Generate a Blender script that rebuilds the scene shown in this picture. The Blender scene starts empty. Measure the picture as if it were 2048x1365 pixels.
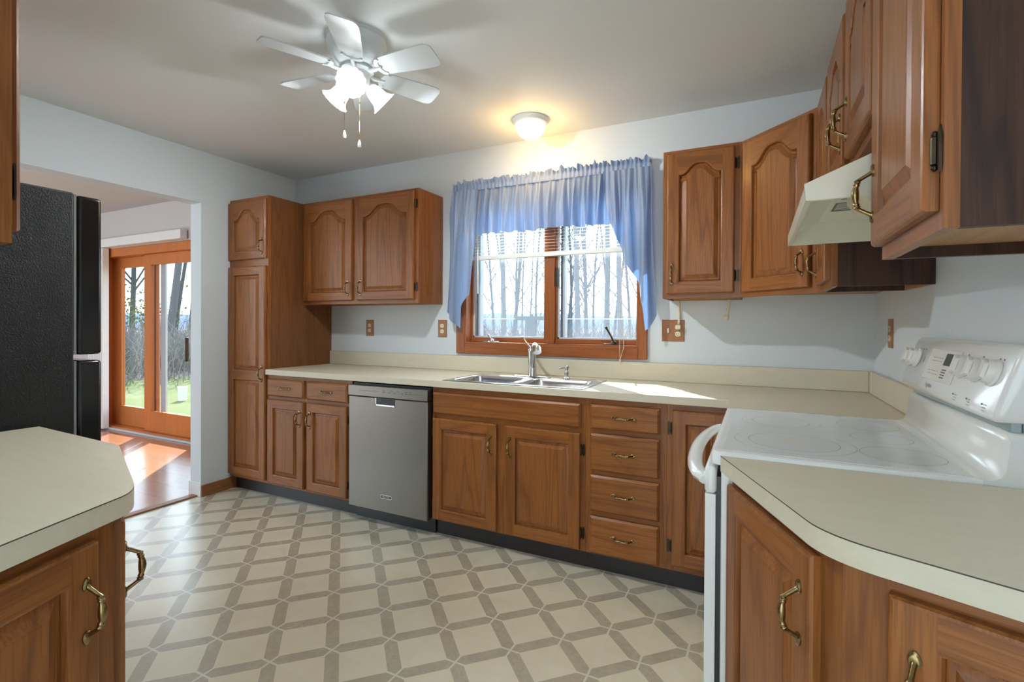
import bpy, bmesh, math, random
from mathutils import Vector, Matrix, noise as mnoise
PI = math.pi
SC = bpy.context.scene
COL = SC.collection
random.seed(7)

# ------------------------------------------------------------------ camera
cam_d = bpy.data.cameras.new('camera')
cam = bpy.data.objects.new('camera', cam_d); COL.objects.link(cam)
yaw, pit, rol = 0.4577, -0.0067, 0.0052
fw = Vector((-math.sin(yaw)*math.cos(pit), math.cos(yaw)*math.cos(pit), math.sin(pit)))
rt = Vector((math.cos(yaw), math.sin(yaw), 0)); up = rt.cross(fw)
r2 = rt*math.cos(rol)+up*math.sin(rol); u2 = -rt*math.sin(rol)+up*math.cos(rol)
M = Matrix((( r2.x, u2.x, -fw.x, 3.5646), (r2.y, u2.y, -fw.y, -3.0156), (r2.z, u2.z, -fw.z, 1.2516), (0, 0, 0, 1)))
cam.matrix_world = M
cam_d.sensor_width = 36; cam_d.lens = 996.19*36/2048; cam_d.shift_y = -27.7/2048
cam_d.clip_start = 0.02; cam_d.clip_end = 600
SC.camera = cam

# ------------------------------------------------------------------ world, sun, exposure
SKY_LO, SKY_HI = 1.1, 2.5     # sky radiance away from / towards the sun
W = bpy.data.worlds.new('sky'); SC.world = W; W.use_nodes = True
wn = W.node_tree.nodes; wl = W.node_tree.links
bg = wn['Background']
tc = wn.new('ShaderNodeTexCoord'); sx = wn.new('ShaderNodeSeparateXYZ'); rp = wn.new('ShaderNodeValToRGB')
mr = wn.new('ShaderNodeMapRange'); mr.inputs[1].default_value = -1; mr.inputs[2].default_value = 1
wl.new(tc.outputs['Generated'], sx.inputs[0]); wl.new(sx.outputs['Z'], mr.inputs[0]); wl.new(mr.outputs[0], rp.inputs[0])
e = rp.color_ramp.elements
e[0].position = 0.0; e[0].color = (1.0, 1.1, 1.2, 1)  # below-horizon glow, added as unseen fill to brighten the ceiling
e[1].position = 1.0; e[1].color = (.52, .74, 1.0, 1)
for p, c in ((.40, (.95, 1.03, 1.12)), (.485, (.56, .61, .66)), (.505, (.90, .96, 1.0)), (.60, (.80, .91, 1.0)), (.72, (.62, .83, 1.0))):
    x = e.new(p); x.color = (*c, 1)
wl.new(rp.outputs[0], bg.inputs[0])
dt = wn.new('ShaderNodeVectorMath'); dt.operation = 'DOT_PRODUCT'; wl.new(tc.outputs['Generated'], dt.inputs[0]); dt.inputs[1].default_value = (-.62, .70, .35)
m2 = wn.new('ShaderNodeMapRange'); m2.interpolation_type = 'SMOOTHSTEP'; wl.new(dt.outputs['Value'], m2.inputs[0])
for i, v in ((1, -.2), (2, 1.0), (3, SKY_LO), (4, SKY_HI)): m2.inputs[i].default_value = v
wl.new(m2.outputs[0], bg.inputs[1])
sd = bpy.data.lights.new('sun', 'SUN'); sd.energy = 6.0; sd.angle = .009; sd.color = (1, .95, .86)
sun = bpy.data.objects.new('sun', sd); COL.objects.link(sun)
sd_dir = Vector((.66*math.cos(math.radians(40)), -.75*math.cos(math.radians(40)), -math.sin(math.radians(40))))
sun.rotation_euler = sd_dir.to_track_quat('-Z', 'Y').to_euler(); sun.location = (-6, 8, 9)
vs = SC.view_settings
SC.display_settings.display_device = 'sRGB'
vs.view_transform = 'Standard'; vs.look = 'None'; vs.exposure = 1.56; vs.gamma = 1; vs.use_curve_mapping = False
try:
    SC.cycles.max_bounces = 10; SC.cycles.diffuse_bounces = 6; SC.cycles.glossy_bounces = 4
    SC.cycles.transparent_max_bounces = 24; SC.cycles.sample_clamp_indirect = 6
    SC.cycles.caustics_reflective = False; SC.cycles.caustics_refractive = False
except Exception: pass

# ------------------------------------------------------------------ materials
class NT:
    def __init__(s, name):
        s.m = bpy.data.materials.new(name); s.m.use_nodes = True
        s.n = s.m.node_tree.nodes; s.l = s.m.node_tree.links
        s.b = s.n['Principled BSDF']; s.out = s.n['Material Output']
    def new(s, t, **k):
        x = s.n.new(t)
        for a, v in k.items(): setattr(x, a, v)
        return x
    def link(s, a, b): s.l.new(a, b)
    def math(s, op, a, b=None, c=None, clamp=False):
        x = s.new('ShaderNodeMath', operation=op); x.use_clamp = clamp
        for i, v in enumerate((a, b, c)):
            if v is None: continue
            if isinstance(v, (int, float)): x.inputs[i].default_value = v
            else: s.link(v, x.inputs[i])
        return x.outputs[0]
    def mix(s, f, a, b, mode='MIX'):
        x = s.new('ShaderNodeMix', data_type='RGBA', blend_type=mode)
        for i, v in ((0, f), (6, a), (7, b)):
            if isinstance(v, (int, float)): x.inputs[i].default_value = v
            elif isinstance(v, tuple): x.inputs[i].default_value = (*v, 1) if len(v) == 3 else v
            else: s.link(v, x.inputs[i])
        return x.outputs[2]
    def ramp(s, f, els):
        x = s.new('ShaderNodeValToRGB'); s.link(f, x.inputs[0]); cr = x.color_ramp
        while len(cr.elements) < len(els): cr.elements.new(.5)
        for q, (p, c) in zip(cr.elements, els):
            q.position = p; q.color = (*c, 1) if isinstance(c, tuple) else (c, c, c, 1)
        return x.outputs[0]
    def noise(s, vec, scale, detail=3, rough=.5, dist=0):
        x = s.new('ShaderNodeTexNoise'); s.link(vec, x.inputs['Vector']); x.inputs['Scale'].default_value = scale
        x.inputs['Detail'].default_value = detail; x.inputs['Roughness'].default_value = rough; x.inputs['Distortion'].default_value = dist
        return x.outputs[0]
    def obj(s, rnd=False):
        t = s.new('ShaderNodeTexCoord').outputs['Object']
        if rnd:
            oi = s.new('ShaderNodeObjectInfo'); v = s.new('ShaderNodeVectorMath', operation='MULTIPLY_ADD')
            c = s.new('ShaderNodeCombineXYZ')
            for i, k in enumerate((31.0, 17.0, 23.0)): s.link(s.math('MULTIPLY', oi.outputs['Random'], k), c.inputs[i])
            a = s.new('ShaderNodeVectorMath', operation='ADD'); s.link(t, a.inputs[0]); s.link(c.outputs[0], a.inputs[1])
            return a.outputs[0]
        return t
    def mapping(s, vec, scale=(1, 1, 1), rot=(0, 0, 0)):
        x = s.new('ShaderNodeMapping'); s.link(vec, x.inputs[0]); x.inputs['Scale'].default_value = scale; x.inputs['Rotation'].default_value = rot
        return x.outputs[0]
    def bump(s, h, st, dist=.002):
        x = s.new('ShaderNodeBump'); x.inputs['Strength'].default_value = st; x.inputs['Distance'].default_value = dist
        s.link(h, x.inputs['Height']); s.link(x.outputs[0], s.b.inputs['Normal'])
    def setp(s, **k):
        for a, v in k.items():
            a = {'rough': 'Roughness', 'metal': 'Metallic', 'coat': 'Coat Weight', 'coatr': 'Coat Roughness', 'spec': 'Specular IOR Level'}.get(a, a)
            if isinstance(v, (int, float)): s.b.inputs[a].default_value = v
            else: s.link(v, s.b.inputs[a])
    def col(s, c):
        if isinstance(c, tuple): s.b.inputs['Base Color'].default_value = (*c, 1)
        else: s.link(c, s.b.inputs['Base Color'])

def simple(name, c, rough=.5, metal=0, var=.04, scale=20, **k):
    t = NT(name); v = t.obj()
    n = t.noise(v, scale, 3)
    lo = tuple(max(0, x*(1-var)) for x in c); hi = tuple(min(1, x*(1+var)) for x in c)
    t.col(t.mix(n, lo, hi)); t.setp(rough=rough, metal=metal, **k)
    return t.m

def oak(name, axis, light=(.335, .121, .029), dark=(.135, .040, .010), rough=.36, fig=.50):
    t = NT(name); v = t.obj(True)
    sc = {'z': (1, 1, .085), 'x': (.085, 1, 1), 'y': (1, .085, 1)}[axis]
    m = t.mapping(v, sc)
    n1 = t.noise(m, 5.5, 2, .45, .15)                       # broad figure
    ring = t.math('PINGPONG', t.math('MULTIPLY', n1, 22.0), 1.0)
    rr = t.ramp(ring, [(.0, 0.0), (.5, .06), (.80, .55), (.93, 1.0)])
    n2 = t.noise(t.mapping(v, tuple(1 if q == 1 else .035 for q in sc)), 220, 2, .6)   # pores
    pr = t.ramp(n2, [(.38, 1.0), (.56, 0.0)])
    n3 = t.noise(m, 2.3, 2)
    base = t.mix(t.ramp(n3, [(.3, 0.0), (.7, 1.0)]), light, tuple(x*.80 for x in light))
    c = t.mix(t.math('MULTIPLY', rr, fig), base, dark)
    c = t.mix(t.math('MULTIPLY', pr, .42), c, dark)
    t.col(c); t.setp(rough=rough, coat=.10, coatr=.16, spec=.32)
    t.bump(t.math('MULTIPLY_ADD', pr, -1.0, 1.0), .12, .0006)
    return t.m

MT = {}
MT['oak_v'] = oak('oak vertical grain', 'z'); MT['oak_h'] = oak('oak horizontal grain', 'x')
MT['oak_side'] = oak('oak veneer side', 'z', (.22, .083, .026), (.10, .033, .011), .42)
MT['oak_shaded'] = oak('shaded oak veneer side', 'z', (.060, .021, .008), (.018, .006, .003), .5, .9)  # shade of the near-facing cabinet sides put into this oak colour
MT['oak_raw'] = oak('unfinished oak underside', 'x', (.50, .28, .12), (.33, .17, .07), .55)
MT['redwood'] = oak('reddish window wood', 'x', (.36, .115, .035), (.19, .052, .016), .3)
MT['redwood_v'] = oak('reddish window wood upright', 'z', (.36, .115, .035), (.19, .052, .016), .3)
MT['door_wood'] = oak('orange sliding door wood', 'z', (.60, .20, .052), (.45, .135, .036), .35)
MT['trim_wood'] = oak('wood trim', 'y', (.33, .14, .05), (.19, .07, .025), .4)

def wall_mat(name, c):
    t = NT(name); v = t.obj(); n = t.noise(v, 180, 3, .6); n2 = t.noise(v, 1.2, 2)
    t.col(t.mix(n2, c, tuple(x*.975 for x in c))); t.setp(rough=.72, spec=.25); t.bump(n, .12, .0012); return t.m
MT['wall'] = wall_mat('white wall paint', (.645, .69, .71)); MT['ceil'] = wall_mat('ceiling paint', (.78, .80, .80))
MT['dwall'] = wall_mat('warm white wall paint', (.55, .52, .50)); MT['white_trim'] = simple('white trim paint', (.72, .71, .70), .45)

def laminate():
    t = NT('beige laminate'); v = t.obj()
    n = t.noise(t.mapping(v, (1, 6, 6)), 9, 4, .6); n2 = t.noise(v, 2.0, 2); n3 = t.noise(v, 400, 1)
    c = t.mix(t.ramp(n, [(.3, 0.0), (.7, 1.0)]), (.59, .535, .395), (.64, .59, .445))
    c = t.mix(t.math('MULTIPLY', n2, .5), c, (.61, .56, .44)); t.col(t.mix(t.math('MULTIPLY', n3, .25), c, (.70, .64, .51)))
    t.setp(rough=.40, spec=.4); t.bump(n3, .05, .0004); return t.m
MT['lam'] = laminate()
MT['seam'] = simple('dark laminate seam', (.05, .035, .025), .5)

def floor_mat():
    t = NT('patterned vinyl floor'); v = t.obj(); s = t.new('ShaderNodeSeparateXYZ'); t.link(v, s.inputs[0])
    X = t.math('DIVIDE', t.math('SUBTRACT', s.outputs['X'], 2.573), .1525); Y = t.math('DIVIDE', t.math('ADD', s.outputs['Y'], 1.463), .1525)
    U = t.math('MULTIPLY', t.math('ADD', X, Y), .5); V = t.math('MULTIPLY', t.math('SUBTRACT', X, Y), .5)
    def dist(a): return t.math('PINGPONG', a, .5)           # distance to nearest integer
    du, dv, dx, dy = dist(U), dist(V), dist(X), dist(Y)
    d = t.math('MINIMUM', du, dv); g = t.math('MINIMUM', dx, dy)
    band = t.math('LESS_THAN', d, .118)
    edge = t.math('MULTIPLY', t.math('LESS_THAN', d, .136), t.math('GREATER_THAN', d, .116))
    grout = t.math('LESS_THAN', g, .026)
    cx = t.new('ShaderNodeCombineXYZ'); t.link(t.math('FLOOR', X), cx.inputs[0]); t.link(t.math('FLOOR', Y), cx.inputs[1])
    wn_ = t.new('ShaderNodeTexWhiteNoise'); t.link(cx.outputs[0], wn_.inputs[0])
    n1 = t.noise(v, 11, 4, .6); n2 = t.noise(v, 60, 3, .65)
    light = t.mix(t.ramp(n1, [(.3, 0.0), (.7, 1.0)]), (.76, .695, .515), (.80, .745, .58))
    light = t.mix(t.math('MULTIPLY', wn_.outputs[0], .35), light, (.71, .635, .455))
    dark = t.mix(t.ramp(n1, [(.35, 0.0), (.65, 1.0)]), (.45, .405, .285), (.53, .48, .35))
    dark = t.mix(t.ramp(n2, [(.4, 0.0), (.7, .7)]), dark, (.38, .35, .27))
    gl = (.76, .735, .64)
    c = t.mix(band, light, dark); c = t.mix(t.math('MULTIPLY', edge, .35), c, gl)
    gf = t.math('MULTIPLY', grout, t.math('MULTIPLY_ADD', band, .60, .32)); c = t.mix(gf, c, gl)
    t.col(c); nb = t.noise(v, 130, 3, .7)
    t.setp(rough=t.math('MULTIPLY_ADD', nb, .14, .26), spec=.9, coat=1.0, coatr=.24)
    h = t.math('SUBTRACT', nb, t.math('MULTIPLY', grout, .6)); t.bump(h, .28, .0018); return t.m
MT['floor'] = floor_mat()

def plank_mat():
    t = NT('orange wood plank floor'); v = t.obj(); s = t.new('ShaderNodeSeparateXYZ'); t.link(v, s.inputs[0])
    P = t.math('DIVIDE', s.outputs['Y'], .19); row = t.math('FLOOR', P)
    sh = t.math('MULTIPLY', row, .417); Q = t.math('DIVIDE', t.math('ADD', s.outputs['X'], sh), 1.1)
    c2 = t.new('ShaderNodeCombineXYZ'); t.link(row, c2.inputs[0]); t.link(t.math('FLOOR', Q), c2.inputs[1])
    w = t.new('ShaderNodeTexWhiteNoise'); t.link(c2.outputs[0], w.inputs[0])
    gap = t.math('MAXIMUM', t.math('LESS_THAN', t.math('PINGPONG', P, .5), .012), t.math('LESS_THAN', t.math('PINGPONG', Q, .5), .003))
    n = t.noise(t.mapping(v, (.5, 7, 1)), 8, 4, .6)
    c = t.mix(n, (.40, .17, .085), (.28, .11, .055)); c = t.mix(t.math('MULTIPLY', w.outputs[0], .4), c, (.45, .21, .12))
    c = t.mix(t.math('MULTIPLY', gap, .6), c, (.2, .09, .05)); t.col(c); t.setp(rough=.20, spec=.8, coat=.35, coatr=.22)
    t.bump(t.noise(v, 30, 2), .05, .001); return t.m
MT['planks'] = plank_mat()

MT['brass'] = simple('aged brass', (.29, .21, .095), .24, 1, .55, 70)
MT['bronze'] = simple('dark bronze hinge', (.055, .042, .028), .38, 1, .4, 60)
MT['black_kick'] = simple('black vinyl toe kick', (.022, .018, .018), .45)
MT['black'] = simple('black plastic', (.012, .012, .013), .35)
MT['enamel'] = simple('white enamel', (.80, .815, .79), .16, 0, .01, coat=.4, coatr=.06)
MT['white_plastic'] = simple('white plastic', (.78, .77, .72), .3, 0, .02)
MT['knob_grey'] = simple('taupe knob face', (.40, .39, .34), .4)
MT['almond'] = simple('almond enamel', (.74, .71, .57), .28, 0, .02)
MT['almond_d'] = simple('almond lamp cover', (.78, .71, .52), .35, 0, .02)
MT['ivory'] = simple('ivory plastic', (.72, .64, .45), .35)
MT['chrome'] = simple('brushed nickel', (.60, .59, .56), .22, 1, .05, 40)
MT['foil'] = simple('crumpled foil', (.55, .56, .58), .22, 1, .3, 60)
MT['plate'] = simple('wood cover plate', (.32, .13, .045), .4, 0, .25, 30)
MT['white_fan'] = simple('white fan enamel', (.64, .67, .68), .3, 0, .01)
MT['screen_frame'] = simple('grey screen frame', (.50, .55, .58), .5)
MT['dark_frame'] = simple('dark sash liner', (.07, .055, .05), .5)
MT['mark'] = simple('dark print', (.12, .12, .11), .6)
MT['greymark'] = simple('grey print', (.36, .36, .34), .6)
MT['lcd'] = simple('display glass', (.03, .045, .03), .15)
MT['sticker'] = simple('white sticker', (.70, .70, .66), .5)

def brushed():
    t = NT('brushed stainless'); v = t.obj(); n = t.noise(t.mapping(v, (1, 1, .02)), 400, 2)
    t.col(t.mix(n, (.225, .205, .18), (.26, .238, .21))); t.setp(metal=1.0, rough=t.math('MULTIPLY_ADD', n, .10, .30)); t.bump(n, .03, .0003)
    t.b.inputs['Anisotropic'].default_value = .5; return t.m
MT['steel'] = brushed()
MT['sink'] = simple('sink stainless', (.62, .62, .63), .24, 1, .05, 30)

def fridge_tex():
    t = NT('pebbled black enamel'); v = t.obj(); n = t.noise(v, 240, 3, .6, .4)
    t.col((.007, .007, .008)); t.setp(rough=.33, spec=.42); t.bump(n, .9, .0026); return t.m
MT['fridge_side'] = fridge_tex(); MT['fridge_door'] = simple('smooth black enamel', (.010, .010, .011), .16)
MT['gasket'] = simple('grey gasket', (.22, .23, .24), .5)

def glass_mat(name, refl=.07, tint=(.97, .99, 1)):
    t = NT(name); t.n.remove(t.b)
    tr = t.new('ShaderNodeBsdfTransparent'); tr.inputs[0].default_value = (*tint, 1)
    gl = t.new('ShaderNodeBsdfGlossy'); gl.inputs['Roughness'].default_value = .02
    mx = t.new('ShaderNodeMixShader'); mx.inputs[0].default_value = refl
    t.link(tr.outputs[0], mx.inputs[1]); t.link(gl.outputs[0], mx.inputs[2]); t.link(mx.outputs[0], t.out.inputs[0]); return t.m
MT['glass'] = glass_mat('window glass')
def screen_mat():
    t = NT('insect screen mesh'); t.n.remove(t.b)
    tr = t.new('ShaderNodeBsdfTransparent'); df = t.new('ShaderNodeBsdfTranslucent'); df.inputs[0].default_value = (.66, .76, .92, 1)
    d2 = t.new('ShaderNodeBsdfDiffuse'); d2.inputs[0].default_value = (.4, .45, .5, 1)
    a = t.new('ShaderNodeMixShader'); a.inputs[0].default_value = .3; t.link(df.outputs[0], a.inputs[1]); t.link(d2.outputs[0], a.inputs[2])
    mx = t.new('ShaderNodeMixShader'); mx.inputs[0].default_value = .14
    t.link(tr.outputs[0], mx.inputs[1]); t.link(a.outputs[0], mx.inputs[2]); t.link(mx.outputs[0], t.out.inputs[0]); return t.m
MT['screen'] = screen_mat()
def cloth_mat():
    t = NT('blue satin cloth'); v = t.obj()
    t.col((.275, .345, .46)); t.setp(rough=.40, spec=.5, **{'Sheen Weight': .4})
    n = t.noise(t.mapping(v, (1, 1, 1)), 500, 1); t.bump(n, .04, .0005)
    tl = t.new('ShaderNodeBsdfTranslucent'); tl.inputs[0].default_value = (.15, .36, .85, 1)
    mx = t.new('ShaderNodeMixShader'); mx.inputs[0].default_value = .30
    t.link(t.b.outputs[0], mx.inputs[1]); t.link(tl.outputs[0], mx.inputs[2]); t.link(mx.outputs[0], t.out.inputs[0]); return t.m
MT['cloth'] = cloth_mat()
def slat_mat():
    t = NT('white blind slat'); t.col((.80, .80, .78)); t.setp(rough=.4)
    tl = t.new('ShaderNodeBsdfTranslucent'); tl.inputs[0].default_value = (.9, .92, .95, 1)
    mx = t.new('ShaderNodeMixShader'); mx.inputs[0].default_value = .35
    t.link(t.b.outputs[0], mx.inputs[1]); t.link(tl.outputs[0], mx.inputs[2]); t.link(mx.outputs[0], t.out.inputs[0]); return t.m
MT['slat'] = slat_mat()
def lamp_mat(name, c, st, base=(.9, .9, .88)):
    t = NT(name); t.col(base); t.setp(rough=.25); t.b.inputs['Emission Color'].default_value = (*c, 1); t.b.inputs['Emission Strength'].default_value = st; return t.m
MT['bulb'] = lamp_mat('lit bulb', (.88, .955, 1.0), 1500); MT['shade'] = lamp_mat('lit frosted glass shade', (.88, .96, 1), .5)
MT['dome'] = lamp_mat('lit warm glass dome', (1, .80, .40), 1.5)

def bark(name, c):
    t = NT(name); v = t.obj(); n = t.noise(t.mapping(v, (1, 1, .2)), 12, 4, .65)
    t.col(t.mix(n, tuple(x*.7 for x in c), tuple(x*1.25 for x in c))); t.setp(rough=.9, spec=.1); return t.m
MT['bark'] = bark('grey bark', (.085, .088, .095)); MT['bark2'] = bark('pale bark', (.13, .13, .135))
MT['twig'] = bark('dry brush twigs', (.19, .175, .16)); MT['leaf'] = bark('yellow green leaves', (.13, .17, .05))
def grass():
    t = NT('spring lawn'); v = t.obj(); n = t.noise(v, 1.1, 5, .65); n2 = t.noise(v, 25, 2)
    c = t.mix(t.ramp(n, [(.35, 0.0), (.65, 1.0)]), (.10, .125, .045), (.155, .155, .085)); t.col(t.mix(t.math('MULTIPLY', n2, .5), c, (.07, .10, .025)))
    sp = t.new('ShaderNodeSeparateXYZ'); t.link(v, sp.inputs[0])
    wob = t.math('MULTIPLY', t.noise(v, .35, 3), 3.0)
    far = t.math('MAXIMUM', t.math('GREATER_THAN', t.math('ADD', sp.outputs['Y'], wob), 11.5), t.math('LESS_THAN', t.math('SUBTRACT', sp.outputs['X'], wob), -13.0))
    lit = t.mix(t.noise(v, 6, 4, .7), (.10, .09, .085), (.17, .155, .15)); c0 = t.b.inputs['Base Color'].links[0].from_socket
    t.col(t.mix(far, c0, lit)); t.setp(rough=.95, spec=.05); return t.m
MT['grass'] = grass()
def hill():
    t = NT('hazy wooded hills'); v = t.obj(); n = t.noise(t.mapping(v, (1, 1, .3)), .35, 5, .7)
    t.col(t.mix(n, (.085, .115, .185), (.12, .145, .20))); t.setp(rough=1, spec=0); return t.m  # distance haze is mixed into the blue base colour
MT['hill'] = hill()

# ------------------------------------------------------------------ mesh builder
class MB:
    def __init__(s): s.v = []; s.f = []; s.m = []
    def add(s, vs): i = len(s.v); s.v += [tuple(x) for x in vs]; return list(range(i, i+len(vs)))
    def face(s, ids, m=0): s.f.append(tuple(ids)); s.m.append(m)
    def quad(s, a, b, c, d, m=0): s.face(s.add([a, b, c, d]), m); return s
    def box(s, x0, x1, y0, y1, z0, z1, m=0):
        if x1 < x0: x0, x1 = x1, x0
        if y1 < y0: y0, y1 = y1, y0
        if z1 < z0: z0, z1 = z1, z0
        i = s.add([(x0, y0, z0), (x1, y0, z0), (x1, y1, z0), (x0, y1, z0), (x0, y0, z1), (x1, y0, z1), (x1, y1, z1), (x0, y1, z1)])
        for q in ((0, 3, 2, 1), (4, 5, 6, 7), (0, 1, 5, 4), (1, 2, 6, 5), (2, 3, 7, 6), (3, 0, 4, 7)): s.face([i[k] for k in q], m)
        return s
    def loops(s, L, m=0, close=True, cap0=False, cap1=False, ms=None):
        ids = [s.add(l) for l in L]; n = len(L[0])
        for k in range(len(L)-1):
            for j in range(n if close else n-1):
                s.face([ids[k][j], ids[k][(j+1) % n], ids[k+1][(j+1) % n], ids[k+1][j]], ms[k] if ms else m)
        if cap0: s.face(list(reversed(ids[0])), ms[0] if ms else m)
        if cap1: s.face(ids[-1], ms[-1] if ms else m)
        return s
    def tube(s, pts, r, n=8, m=0, cap=True, flat=None):
        pts = [Vector(p) for p in pts]; rs = r if isinstance(r, (list, tuple)) else [r]*len(pts); L = []; a = None
        for i, p in enumerate(pts):
            d = (pts[min(i+1, len(pts)-1)]-pts[max(i-1, 0)])
            d = d.normalized() if d.length > 1e-9 else Vector((0, 0, 1))
            if a is None:
                a = d.cross(Vector((1, 0, 0)) if abs(d.x) < .8 else Vector((0, 0, 1)))
            a = a-d*a.dot(d)
            a.normalize(); b = d.cross(a)
            L.append([p+a*math.cos(2*PI*k/n)*rs[i]+b*math.sin(2*PI*k/n)*rs[i]*(flat or 1) for k in range(n)])
        return s.loops(L, m, True, cap, cap)
    def lathe(s, prof, n=24, c=(0, 0, 0), m=0, cap0=False, cap1=False, mat=None, ripple=None):
        L = []
        for j, (r, z) in enumerate(prof):
            l = []
            for k in range(n):
                a = 2*PI*k/n; rr = r*(1+(ripple(j, a) if ripple else 0)); p = Vector((rr*math.cos(a), rr*math.sin(a), z))
                l.append((mat @ p if mat else p)+Vector(c))
            L.append(l)
        return s.loops(L, m, True, cap0, cap1)
    def prism(s, poly, z0, z1, m=0):
        a = s.add([(x, y, z0) for x, y in poly]); b = s.add([(x, y, z1) for x, y in poly]); n = len(poly)
        s.face(list(reversed(a)), m); s.face(b, m)
        for i in range(n): s.face([a[i], a[(i+1) % n], b[(i+1) % n], b[i]], m)
        return s
    def ell(s, c, r, n=10, m=0):
        return s.lathe([(math.sin(PI*k/8)*1.0+1e-4, -math.cos(PI*k/8)) for k in range(9)], n, c, m, mat=Matrix.Diagonal(Vector(r)))
    def mesh(s, name, mats, smooth=35, fix=True):
        me = bpy.data.meshes.new(name); me.from_pydata(s.v, [], s.f)
        for x in mats: me.materials.append(MT[x] if isinstance(x, str) else x)
        for p, i in zip(me.polygons, s.m): p.material_index = i
        if fix:
            b = bmesh.new(); b.from_mesh(me); bmesh.ops.remove_doubles(b, verts=b.verts, dist=1e-5)
            bmesh.ops.recalc_face_normals(b, faces=b.faces); b.to_mesh(me); b.free()
        if smooth:
            for p in me.polygons: p.use_smooth = True
            try: me.set_sharp_from_angle(angle=math.radians(smooth))
            except Exception: pass
        me.update(); return me
    def build(s, name, mats, parent=None, loc=(0, 0, 0), rot=(0, 0, 0), bevel=0, smooth=35, seg=2, fix=True):
        if not isinstance(mats, (list, tuple)): mats = [mats]
        return link(s.mesh(name, mats, smooth, fix), name, parent, loc, rot, bevel, seg)
def link(me, name, parent=None, loc=(0, 0, 0), rot=(0, 0, 0), bevel=0, seg=2):
    o = bpy.data.objects.new(name, me); COL.objects.link(o)
    if parent: o.parent = parent
    o.location = loc; o.rotation_euler = rot
    if bevel:
        md = o.modifiers.new('bevel', 'BEVEL'); md.width = bevel; md.segments = seg; md.limit_method = 'ANGLE'; md.angle_limit = math.radians(40)
    return o
def thing(name, label, cat, loc=(0, 0, 0), rz=0, group=None):
    o = bpy.data.objects.new(name, None); o.empty_display_size = .05; COL.objects.link(o); o.location = loc; o.rotation_euler = (0, 0, rz)
    o['label'] = label; o['category'] = cat
    if group: o['group'] = group
    return o
def tag(o, label, cat, group=None, kind=None):
    o['label'] = label; o['category'] = cat
    if group: o['group'] = group
    if kind: o['kind'] = kind
    return o
def struct(o, label=None):
    o['kind'] = 'structure'
    if label: o['label'] = label
    return o
def rrect(x0, x1, y0, y1, r, n=5):
    P = []
    for cx_, cy_, a0 in ((x1-r, y0+r, -PI/2), (x1-r, y1-r, 0), (x0+r, y1-r, PI/2), (x0+r, y0+r, PI)):
        for k in range(n+1):
            a = a0+PI/2*k/n; P.append((cx_+r*math.cos(a), cy_+r*math.sin(a)))
    return P
def text_mesh(txt, size, depth=.0006):
    cu = bpy.data.curves.new('lettering', 'FONT'); cu.body = txt; cu.size = size; cu.extrude = depth; cu.align_x = 'CENTER'; cu.align_y = 'CENTER'
    o = bpy.data.objects.new('lettering', cu); COL.objects.link(o); dg = bpy.context.evaluated_depsgraph_get()
    me = bpy.data.meshes.new_from_object(o.evaluated_get(dg)); bpy.data.objects.remove(o); return me

H = 2.4728; XR = 4.087; ZC = .919

# ------------------------------------------------------------------ room shell
m = MB().box(-.06, XR+.12, -5.0, 0.16, -.06, 0); struct(m.build('floor', 'floor', smooth=0))
struct(MB().box(-.12, XR+.12, -5.0, .16, H, H+.08).build('ceiling', 'ceil', smooth=0))
wx0, wx1, wz0, wz1 = 1.717, 2.928, 1.113, 2.10
m = MB(); xs = [-.12, wx0, wx1, XR+.12]; zs = [0, wz0, wz1, H]
for i in range(3):
    for j in range(3):
        if (i, j) != (1, 1): m.box(xs[i], xs[i+1], 0, .16, zs[j], zs[j+1])
struct(m.build('wall_back', 'wall', smooth=0))
struct(MB().box(XR, XR+.12, -2.45, 0, 0, H).build('wall_right', 'wall', smooth=0))
m = MB().box(-.12, 0, -.806, 0, 0, H).box(-.12, 0, -2.95, -.806, 2.105, H)
struct(m.build('wall_left', 'wall', smooth=0))
struct(MB().box(-.12, 2.58, -3.02, -2.905, 0, H).build('wall_front', 'wall', smooth=0))
struct(MB().box(0, .014, -.806, -.53, 0, .082).build('baseboard_left', 'trim_wood', bevel=.003))
struct(MB().box(-.135, .004, -.812, -.790, 0, .10).build('baseboard_jamb', 'white_trim', bevel=.003))
struct(MB().box(-.095, -.03, -2.9, -.806, 0, .010).build('trim_threshold', 'trim_wood', bevel=.004))
struct(MB().box(2.46, XR+.12, -4.22, -4.10, 2.2, H).box(2.46, 2.58, -4.10, -3.02, 0, H).build('wall_behind', 'wall', smooth=0))
struct(MB().box(XR, XR+.12, -4.10, -2.45, 0, H).build('wall_right_near', 'wall', smooth=0))
# dining room beyond the opening
struct(MB().box(-5.2, -.06, -3.6, .30, -.06, 0).build('floor_dining', 'planks', smooth=0))
struct(MB().box(-5.2, -.12, -3.6, .30, 2.53, 2.60).build('ceiling_dining', 'dwall', smooth=0))
m = MB().box(-5.2, -3.42, .12, .30, 0, 2.53).box(-3.42, -1.46, .12, .30, 2.10, 2.53).box(-1.46, -.12, .12, .30, 0, 2.53)
struct(m.build('wall_dining', 'dwall', smooth=0))
struct(MB().box(-5.3, -5.2, -3.6, .30, 0, 2.53).build('wall_dining_side', 'dwall', smooth=0))

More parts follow.
